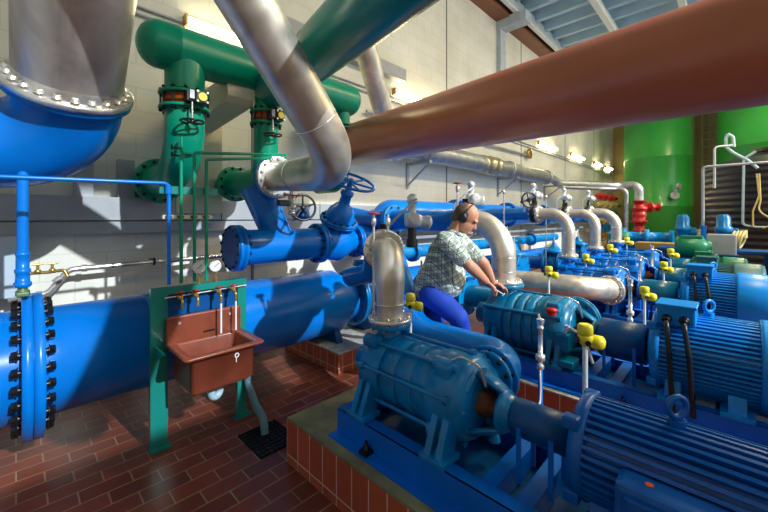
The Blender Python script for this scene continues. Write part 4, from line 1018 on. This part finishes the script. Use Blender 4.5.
#==FAR END==
def tank(X, Y, r, h, label, mat=TANKG):
    t = thing('green_tank', label, 'tank', (X, Y, 0), 'tall green storage tanks')
    MB().lathe((X, Y, .15), (0, 0, 1), [(0, r * .9), (.1, r), (1.9, r), (1.903, r * 1.002), (1.925, r * 1.002), (1.93, r), (3.9, r), (3.903, r * 1.002), (3.925, r * 1.002), (3.93, r), (h - .7, r), (h - .45, r * .85), (h - .3, r * .5), (h - .25, .05)], 72).build('shell', mat, t)
    MB().lathe((X, Y, 0), (0, 0, 1), [(0, r * .82), (.16, r * .86)], 48).build('skirt', BLACK, t)
    return t
t = tank(19.0, 2.35, 1.18, 6.6, 'tall green tank at the far end, standing left of the black ribbed tank')
MB().cyl((17.9, 1.70, 2.45), (17.75, 1.65, 2.45), .14).cyl((17.75, 1.65, 2.5), (17.72, 1.6, 2.72), .05).cyl((17.72, 1.56, 2.8), (17.7, 1.5, 2.8), .12).build('gauge_port', GALV, t)
t = tank(18.5, -1.1, 1.62, 6.8, 'second tall green tank behind the black ribbed tank at the right edge')
t = thing('black_ribbed_tank', 'black ribbed plastic tank with hoses at the right edge', 'tank', (13.5, -.75, 0))
prof = [(0, 1.3), (.02, 1.34)]
z = .1
while z < 2.85:
    prof += [(z, 1.36), (z + .03, 1.39), (z + .08, 1.39), (z + .11, 1.36)]; z += .16
prof += [(2.95, 1.30), (3.12, .9), (3.2, .42), (3.22, .42), (3.30, .42), (3.31, .35)]
MB().lathe((13.5, -.75, 0), (0, 0, 1), prof, 72).build('shell', PLASTB, t)
MB().cyl((13.5, -.75, 3.28), (13.5, -.75, 3.36), .45, seg=40).build('lid', PLASTB, t)
# ladder between the tanks
t = thing('ladder', 'yellowish caged ladder between the green tanks', 'ladder', (20.4, .75, 0))
for yy in (.55, 1.0): MB().box((20.4, yy, 3.0), (.06, .06, 6)).build('rail', HOSEY, t)
for k in range(18): MB().cyl((20.4, .55, .4 + k * .3), (20.4, 1.0, .4 + k * .3), .02, seg=8).build('rung', HOSEY, t)
m = MB().box((21.6, 1.0, 3.5), (.5, .35, 7)); tag(m.build('column', paint('column_ochre', (.30, .24, .10), .6), None, (21.6, 1.0, 0)), 'ochre column against the far wall between the tanks', 'column')
# red valve stack and piping in front of the tank
t = thing('red_valve_stack', 'red valve stack below the twin steel pipes in front of the green tank', 'valve', (14.6, 2.3, 1.0))
MB().lathe((14.6, 2.3, 1.15), (0, 0, 1), [(0, .2), (.06, .2), (.07, .14), (.25, .14), (.27, .24), (.36, .24), (.38, .16), (.5, .2), (.62, .2), (.66, .14), (.7, .24), (.8, .24), (.82, .15), (.95, .15), (.96, .22), (1.02, .22)], 28).build('body', RED, t)
MB().lathe((14.6, 2.3, 1.95), (.6, -.8, 0), [(0, .1), (.3, .1), (.31, .18), (.36, .18), (.37, .09), (.55, .09), (.56, .14), (.6, .14)], 20).build('side_outlet', RED, t)
MB().cyl((14.6, 2.3, 0), (14.6, 2.3, 1.16), .13).build('pedestal', BLUED, t)
t = thing('twin_steel_pipe', 'second steel pipe bending down in front of the green tank', 'pipe', (14.4, 2.5, 1.9))
MB().tube(arc_path([(12.3, 4.0, 2.58), (14.4, 2.95, 2.58), (14.42, 2.62, 2.58), (14.42, 2.62, 1.0)], .2), .06, 16).build('pipe', SSW, t)
# far yellow-brown pipework between wall and tank
for k in range(7):
    z = .5 + k * .33
    m = MB().tube([(16.2 + .15 * (k % 3), 3.95, z), (19.5, 3.95 - .1 * (k % 2), z)], .07 + .02 * (k % 2), 12)
    for q in range(3): m.lathe((16.8 + q * .9 + .2 * (k % 2), 3.95 - .05 * (k % 2), z), (1, 0, 0), [(-.05, .15), (.05, .15)], 12)
    tag(m.build('ochre_pipe', [HOSEY, BRASS, BLUE2, HOSEY, GREEN, HOSEY, RED][k], None, (16.2, 3.95, z)), ['lowest', 'second lowest', 'third lowest', 'fourth', 'fifth', 'sixth', 'topmost red'][k] + ' pipe of the pipework between the back wall and the green tank', 'pipe', 'far pipework beside the green tank')

# dosing pumps / small units on the right
def dosing(X, Y, z0, label, col=BLUE2):
    t = thing('dosing_pump', label, 'pump', (X, Y, z0), 'small upright blue dosing pumps')
    MB().lathe((X, Y, z0), (0, 0, 1), [(0, .13), (.05, .13), (.06, .09), (.30, .09), (.32, .125), (.40, .125), (.42, .10), (.58, .10), (.64, .06)], 20).build('body', col, t)
    MB().lathe((X, Y, z0 + .30), (.3, -1, 0), [(0, .07), (.14, .07), (.15, .09), (.19, .09)], 16).build('pump_head', col, t)
    MB().cyl((X + .02, Y - .25, z0 + .22), (X + .02, Y - .25, z0 + .36), .06).build('strainer', HOSEY, t)
dosing(9.0, .72, 1.02, 'small upright blue dosing pump left of the steel standpipe at the right')
dosing(9.0, .15, 1.02, 'small upright blue dosing pump right of the steel standpipe, above the grey box')
t = thing('equipment_table', 'low table carrying the small upright blue dosing pumps', 'table', (9.1, .2, 0))
MB().box((9.1, .3, 1.0), (.7, 1.6, .04)).build('top', BLUED, t)
for q in ((8.8, -.4), (8.8, 1.0), (9.4, -.4), (9.4, 1.0)): MB().box((q[0], q[1], .49), (.05, .05, .98)).build('leg', BLUED, t)
t = thing('grey_metal_box', 'smooth grey metal box behind the bright green motor', 'box', (8.62, .2, .8))
MB().box((8.62, .17, 1.13), (.25, .38, .36), bev=.02).build('body', GALV, t)
MB().box((8.62, .2, .48), (.2, .5, .96)).build('pedestal', BLUED, t)
t = thing('green_gear_motor', 'green motor housing left of the grey metal box', 'motor', (8.45, .65, .9))
MB().lathe((8.4, .78, 1.08), (0, -1, 0), [(0, .1), (.02, .17), (.1, .19), (.38, .19), (.42, .12), (.5, .10)], 28).box((8.4, .55, 1.25), (.24, .30, .06), bev=.015).build('body', MOTGR, t)
MB().box((8.4, .56, .45), (.3, .4, .90)).build('plinth', BLUED, t)
# steel standpipe frame + hoses at the black tank
t = thing('dosing_pipe_frame', 'steel pipe frame running up and right in front of the black ribbed tank', 'pipe', (9.0, .4, 1.0))
MB().tube(arc_path([(9.0, .43, 1.04), (9.0, .43, 2.55), (9.2, -1.9, 2.57)], .06), .024, 12).build('pipe', GALV, t)
MB().tube(arc_path([(11.6, .35, 2.3), (11.6, .35, 3.28), (11.8, .05, 3.30)], .08), .026, 10).build('pipe', GALV, t)
MB().cyl((9.0, .43, 1.15), (9.0, .43, 1.45), .05).build('blue_sleeve', BLUE, t)
t = thing('pale_hose', 'pale blue hose looping above the black ribbed tank', 'hose', (12.08, -.1, 2.4))
MB().tube(arc_path([(12.08, -.38, 2.75), (12.08, -.22, 2.95), (12.08, .02, 3.15), (12.08, .16, 3.32), (12.08, .16, 3.60), (12.08, .04, 3.63), (12.08, .02, 3.3)], .1, 6), .034, 12).build('hose', HOSEB, t)
t = thing('pale_drop_hose', 'pale hose hanging straight down the black ribbed tank', 'hose', (12.08, -.1, 1.5))
MB().tube(arc_path([(12.08, -.35, 3.15), (12.08, -.15, 3.0), (12.08, -.13, 1.42), (12.08, -.36, 1.38), (12.08, -.52, 1.38)], .1, 6), .026, 12).build('hose', HOSEB, t)
for k, (lb, pts) in enumerate((('yellow hose hanging along the black ribbed tank', [(12.02, -.36, 2.62), (12.02, -.40, 2.1), (12.02, -.30, 1.75), (12.02, -.30, 1.4)]), ('yellow hose curling outward beside the black ribbed tank', [(12.02, -.40, 2.62), (12.02, -.42, 2.0), (12.02, -.38, 1.75), (12.02, -.58, 1.58), (12.02, -.60, 1.38), (12.02, -.45, 1.36)]))):
    t = thing('yellow_hose', lb, 'hose', (12.02, -.36, 1.4), 'yellow hoses on the black tank'); MB().tube(arc_path(pts, .2, 6), .018, 12).build('hose', HOSEY, t)
t = thing('coiled_hose', 'coil of yellow hose by the right dosing pump', 'hose', (9.0, -.05, 1.04))
m = MB()
for k in range(4): m.torus((9.0, .0 - k * .03, 1.20), (.2, 1, .1 * k), .15, .022, 24, 8)
m.build('coil', HOSEY, t)
# far low blue machine row
t = thing('far_blue_pump', 'blue horizontal pump with flanges below the red valve stack', 'pump', (11.6, 1.9, .8))
MB().lathe((11.5, 2.5, 1.08), (0, -1, 0), [(0, .14), (.1, .17), (.3, .17), (.32, .24), (.4, .24), (.42, .14), (.8, .14), (.82, .21), (.9, .21), (.92, .14), (1.3, .14), (1.32, .2), (1.4, .2)], 28).build('casing', BLUE2, t)
MB().box((11.5, 1.8, .5), (.5, 1.4, 1.0)).build('plinth', BLUED, t)
t = thing('green_small_motor', 'small bright green motor beyond the rightmost slim elbow', 'motor', (9.9, 1.9, .9))
MB().lathe((9.9, 2.15, 1.13), (0, -1, 0), [(0, .1), (.02, .14), (.36, .14), (.40, .1)], 20).build('body', MOTGR, t); MB().box((9.9, 1.95, .5), (.3, .4, 1.0)).build('pedestal', BLUED, t)
t = thing('ochre_machine_base', 'ochre machine base between the far pumps', 'machine base', (9.6, 1.2, .9))
MB().box((9.9, 1.15, .98), (.5, .9, .14), bev=.01).build('top', paint('ochre', (.35, .22, .04), .5), t); MB().box((9.9, 1.15, .45), (.45, .8, .9)).build('body', BLUED, t)
t = thing('ochre_floor_box', 'ochre bin behind the motor row at the right edge', 'bin', (7.4, -1.2, 0)); MB().box((8.6, -.85, .55), (.5, .9, 1.1), bev=.01).build('body', paint('ochre2', (.40, .25, .06), .6), t)

#==PERSON==
def blob(parts, name, mat, parent, vox=.010, smooth=6):
    m = MB()
    for p in parts:
        if p[0] == 'c':
            _, a, b, ra, rb = p; a = V(a); b = V(b)
            m.tube([a, a.lerp(b, .5), b], [ra, (ra + rb) / 2, rb], 18); m.ball(a, ra, 18); m.ball(b, rb, 18)
        else:
            _, c, r, rx, rot = p; m.ball(c, r, 24, rx, rot)
    o = m.build(name, mat, parent)
    md = o.modifiers.new('skin', 'REMESH'); md.mode = 'VOXEL'; md.voxel_size = vox; md.use_smooth_shade = True
    if smooth:
        s = o.modifiers.new('smooth', 'SMOOTH'); s.factor = .5; s.iterations = smooth
    return o
hipL = V((2.66, 1.93, .93)); hipR = V((2.50, 1.86, .94)); pel = (hipL + hipR) / 2 + V((0, 0, .03))
ches = V((2.61, 1.79, 1.28)); shR = V((2.455, 1.70, 1.415)); shL = V((2.77, 1.76, 1.40))
neck = V((2.625, 1.715, 1.48)); head = V((2.665, 1.63, 1.595))
elR = V((2.50, 1.50, 1.22)); wrR = V((2.735, 1.485, 1.07)); elL = V((2.87, 1.58, 1.20)); wrL = V((3.0, 1.56, 1.015))
knR = V((2.545, 1.63, .78)); anR = V((2.84, 1.72, .38)); knL = V((2.60, 1.94, .50)); anL = V((2.60, 2.0, .09))
fd = V((.30, -.80, -.62)).normalized()           # looking direction
hr = fd.cross(V((0, 0, 1))).normalized(); hu = hr.cross(fd)
HR = Matrix((hr, fd, hu)).transposed()
def hp(x, y, z): return head + hr * x + fd * y + hu * z
t = thing('person', 'man in checked shirt and blue trousers bending over the teal pump', 'person', (2.6, 1.85, 0))
B = []
B += [('e', hp(0, -.01, .03), .1, (.78, .97, .95), HR), ('e', hp(0, .025, -.045), .08, (.80, .92, .95), HR), ('c', neck - V((.01, -.02, .04)), hp(0, -.03, -.06), .058, .055)]
B += [('c', hp(0, .085, .01), hp(0, .108, -.028), .012, .016), ('e', hp(0, .075, -.085), .03, (1, .8, .8), HR), ('e', hp(0, .085, .028), .035, (1.5, .5, .35), HR), ('e', hp(0, .088, -.058), .018, (1.4, .7, .35), HR)]
B += [('e', hp(sx * .080, -.005, -.01), .03, (.35, .7, 1.05), HR) for sx in (-1, 1)]
B += [('c', pel, ches, .12, .13), ('c', ches, (shL + shR) / 2, .13, .09), ('c', shR, shL, .065, .065)]
for sh, el, wr in ((shR, elR, wrR), (shL, elL, wrL)):
    B += [('c', sh, el, .060, .047), ('c', el, el.lerp(wr, .35), .047, .046), ('c', el.lerp(wr, .35), wr, .046, .031)]
for hp_, kn, an in ((hipR, knR, anR), (hipL, knL, anL)):
    B += [('c', hp_, kn, .085, .055), ('c', kn, kn.lerp(an, .3), .055, .055), ('c', kn.lerp(an, .3), an, .055, .038)]
def hand(wr, d, up, side, curl):
    """palm, four bent fingers of unequal length and a thumb"""
    d = V(d).normalized(); up = V(up); up = (up - d * up.dot(d)).normalized(); sd = d.cross(up) * side
    out = []
    for k, o in enumerate((-.028, -.010, .009, .026)):
        out.append(('c', wr + sd * o * .4, wr + d * .085 + sd * o, .017, .0125))
        L = (.070, .080, .074, .056)[k]
        a = wr + d * .085 + sd * o; b = a + (d - up * curl * .45).normalized() * L * .5; c = b + (d - up * curl * 1.5).normalized() * L * .33; e = c + (d * .4 - up * curl * 1.8).normalized() * L * .25
        out += [('c', a, b, .0105, .0095), ('c', b, c, .0095, .0088), ('c', c, e, .0088, .0075)]
    a = wr + d * .03 - sd * .025; b = a + (d * .8 - sd * .8 - up * .2).normalized() * .04; c = b + (d - sd * .15 - up * .5).normalized() * .032
    out += [('c', a, b, .015, .012), ('c', b, c, .012, .009)]
    return out
B += hand(wrR, (.62, -.38, -.55), (.3, -.3, .9), -1, .9)
B += hand(wrL, (.72, -.50, -.42), (.4, -.1, .9), -1, .35)
body = blob(B, 'body', SKIN, t, .0058, 3)
Hh = [('e', hp(0, -.045, .028), .094, (.86, .84, .94), HR), ('e', hp(0, -.065, -.03), .07, (1.02, .72, .85), HR)]
Hh += [('e', hp(sx * .068, -.025, .025), .05, (.38, .95, .9), HR) for sx in (-1, 1)]
blob(Hh, 'hair', HAIR, t, .008, 2)
for sx in (-1, 1):
    e = MB().ball(hp(sx * .030, .083, .012), .0095, 12, (1.2, .6, .7), HR).build('eye', paint('eye_dark', (.03, .02, .02), .3), t)
# ear defender visible as dark cup
for sx in (-1, 1): MB().lathe(hp(sx * .078, -.01, -.005), hr * sx, [(0, .036), (.015, .038), (.028, .030), (.032, .015)], 20, sy=1.2).build('ear_cup', BLACK, t)
MB().tube([hp(math.cos(a) * .098, -.02, -.005 + math.sin(a) * .125) for a in [PI * k / 14 for k in range(15)]], .007, 8).build('ear_band', BLACK, t)
S = [('c', pel + V((-.01, 0, .02)), ches, .155, .165), ('c', ches + V((-.0, .01, -.22)), ches, .170, .165), ('c', ches, (shL + shR) / 2 + V((0, .01, -.03)), .165, .115), ('c', shR + V((.02, 0, -.005)), shL - V((.02, 0, .005)), .078, .078),
     ('c', shR, shR.lerp(elR, .72), .078, .070), ('c', shL, shL.lerp(elL, .70), .076, .068), ('c', pel + V((0, .02, -.0)), pel + V((0, 0, .1)), .165, .16)]
blob(S, 'shirt', SHIRT, t, .010, 5)
MB().torus(neck + V((0, -.005, .0)), (.12, -.4, 1), .066, .016, 24, 8).build('collar', SHIRT, t)
Tn = [('c', hipR, hipL, .115, .115), ('c', pel + V((0, 0, .04)), pel - V((0, 0, .03)), .14, .13), ('c', hipR, knR, .118, .082), ('c', knR, anR, .082, .068), ('c', hipL, knL, .115, .080), ('c', knL, anL, .080, .070)]
blob(Tn, 'trousers', JEANS, t, .011, 4)
for an, d in ((anR, V((.15, -1, 0))), (anL, V((.1, -1, 0)))):
    d = d.normalized()
    blob([('c', an + V((0, 0, -.045)), an + d * .14 + V((0, 0, -.055)), .045, .036), ('c', an + V((0, 0, .01)), an + V((0, 0, -.04)), .048, .045)], 'shoe', SHOE, t, .010, 2)
MB().cyl(hipR + V((-.12, -.02, .02)), hipR + V((-.10, -.02, .00)), .02).build('belt_tag', WHITE, t) if False else None
gp = wrR + V((.62, -.38, -.55)).normalized() * .10
t = thing('spanner', 'small steel spanner held in the man\'s right hand', 'tool', tuple(gp))
MB().tube([gp + V((-.05, .03, .03)), gp + V((.07, -.035, -.055))], .006, 8).torus(gp + V((.08, -.04, -.065)), (0, .8, .6), .013, .006, 14, 6).build('shaft', SSB, t)

#==LIGHT==
def light_mask_wall():
    """unseen wall added behind the camera; open gaps shaped to block and admit daylight"""
    m = MB(); y = -5.0
    def slab(x0, x1, z0, z1): m.box(((x0 + x1) / 2, y, (z0 + z1) / 2), (x1 - x0, .2, z1 - z0))
    slab(-3, 2.95, 0, 4.45); slab(2.95, 4.0, 0, 3.0); slab(4.0, 23, 0, 1.0)  # stepped sills shaped to keep the near pump dark and the right side lit
    for x0, x1 in ((-3, -1.4), (8.0, 8.3), (11.6, 12.0), (16.2, 16.6), (20.8, 23)): slab(x0, x1, 2.9, 7.5)
    slab(-3, 23, 7.25, 7.5)
    struct('wall_front_light_mask', m, WALLM)
light_mask_wall()
w = bpy.data.worlds.new('world'); SC.world = w; w.use_nodes = True
bg = w.node_tree.nodes['Background']; bg.inputs['Color'].default_value = (0.80, 0.90, 1.0, 1); bg.inputs['Strength'].default_value = 1.6
sun = bpy.data.lights.new('sun', 'SUN'); so = bpy.data.objects.new('sun', sun); COL.objects.link(so)
sun.energy = 4.6; sun.color = (0.90, 0.96, 1.0); sun.angle = math.radians(0.7)
so.rotation_euler = (-V((-.12, 1, -.56))).to_track_quat('Z', 'Y').to_euler()
def area(name, loc, to, size, e, col):
    l = bpy.data.lights.new(name, 'AREA'); o = bpy.data.objects.new(name, l); COL.objects.link(o)
    l.shape = 'RECTANGLE'; l.size, l.size_y = size; l.energy = e; l.color = col
    o.location = loc; o.rotation_euler = (V(loc) - V(to)).to_track_quat('Z', 'Y').to_euler()
for xx, e in ((5.0, 250), (9.5, 230), (14, 210), (18, 160)):  # added warm fill lights that make up for low ambient, not real fittings
    area('warm_fill', (xx, -1.5, 6.7), (xx, .3, 0), (2.2, .5), e, (1, .78, .42))
SC.view_settings.exposure = 0.0
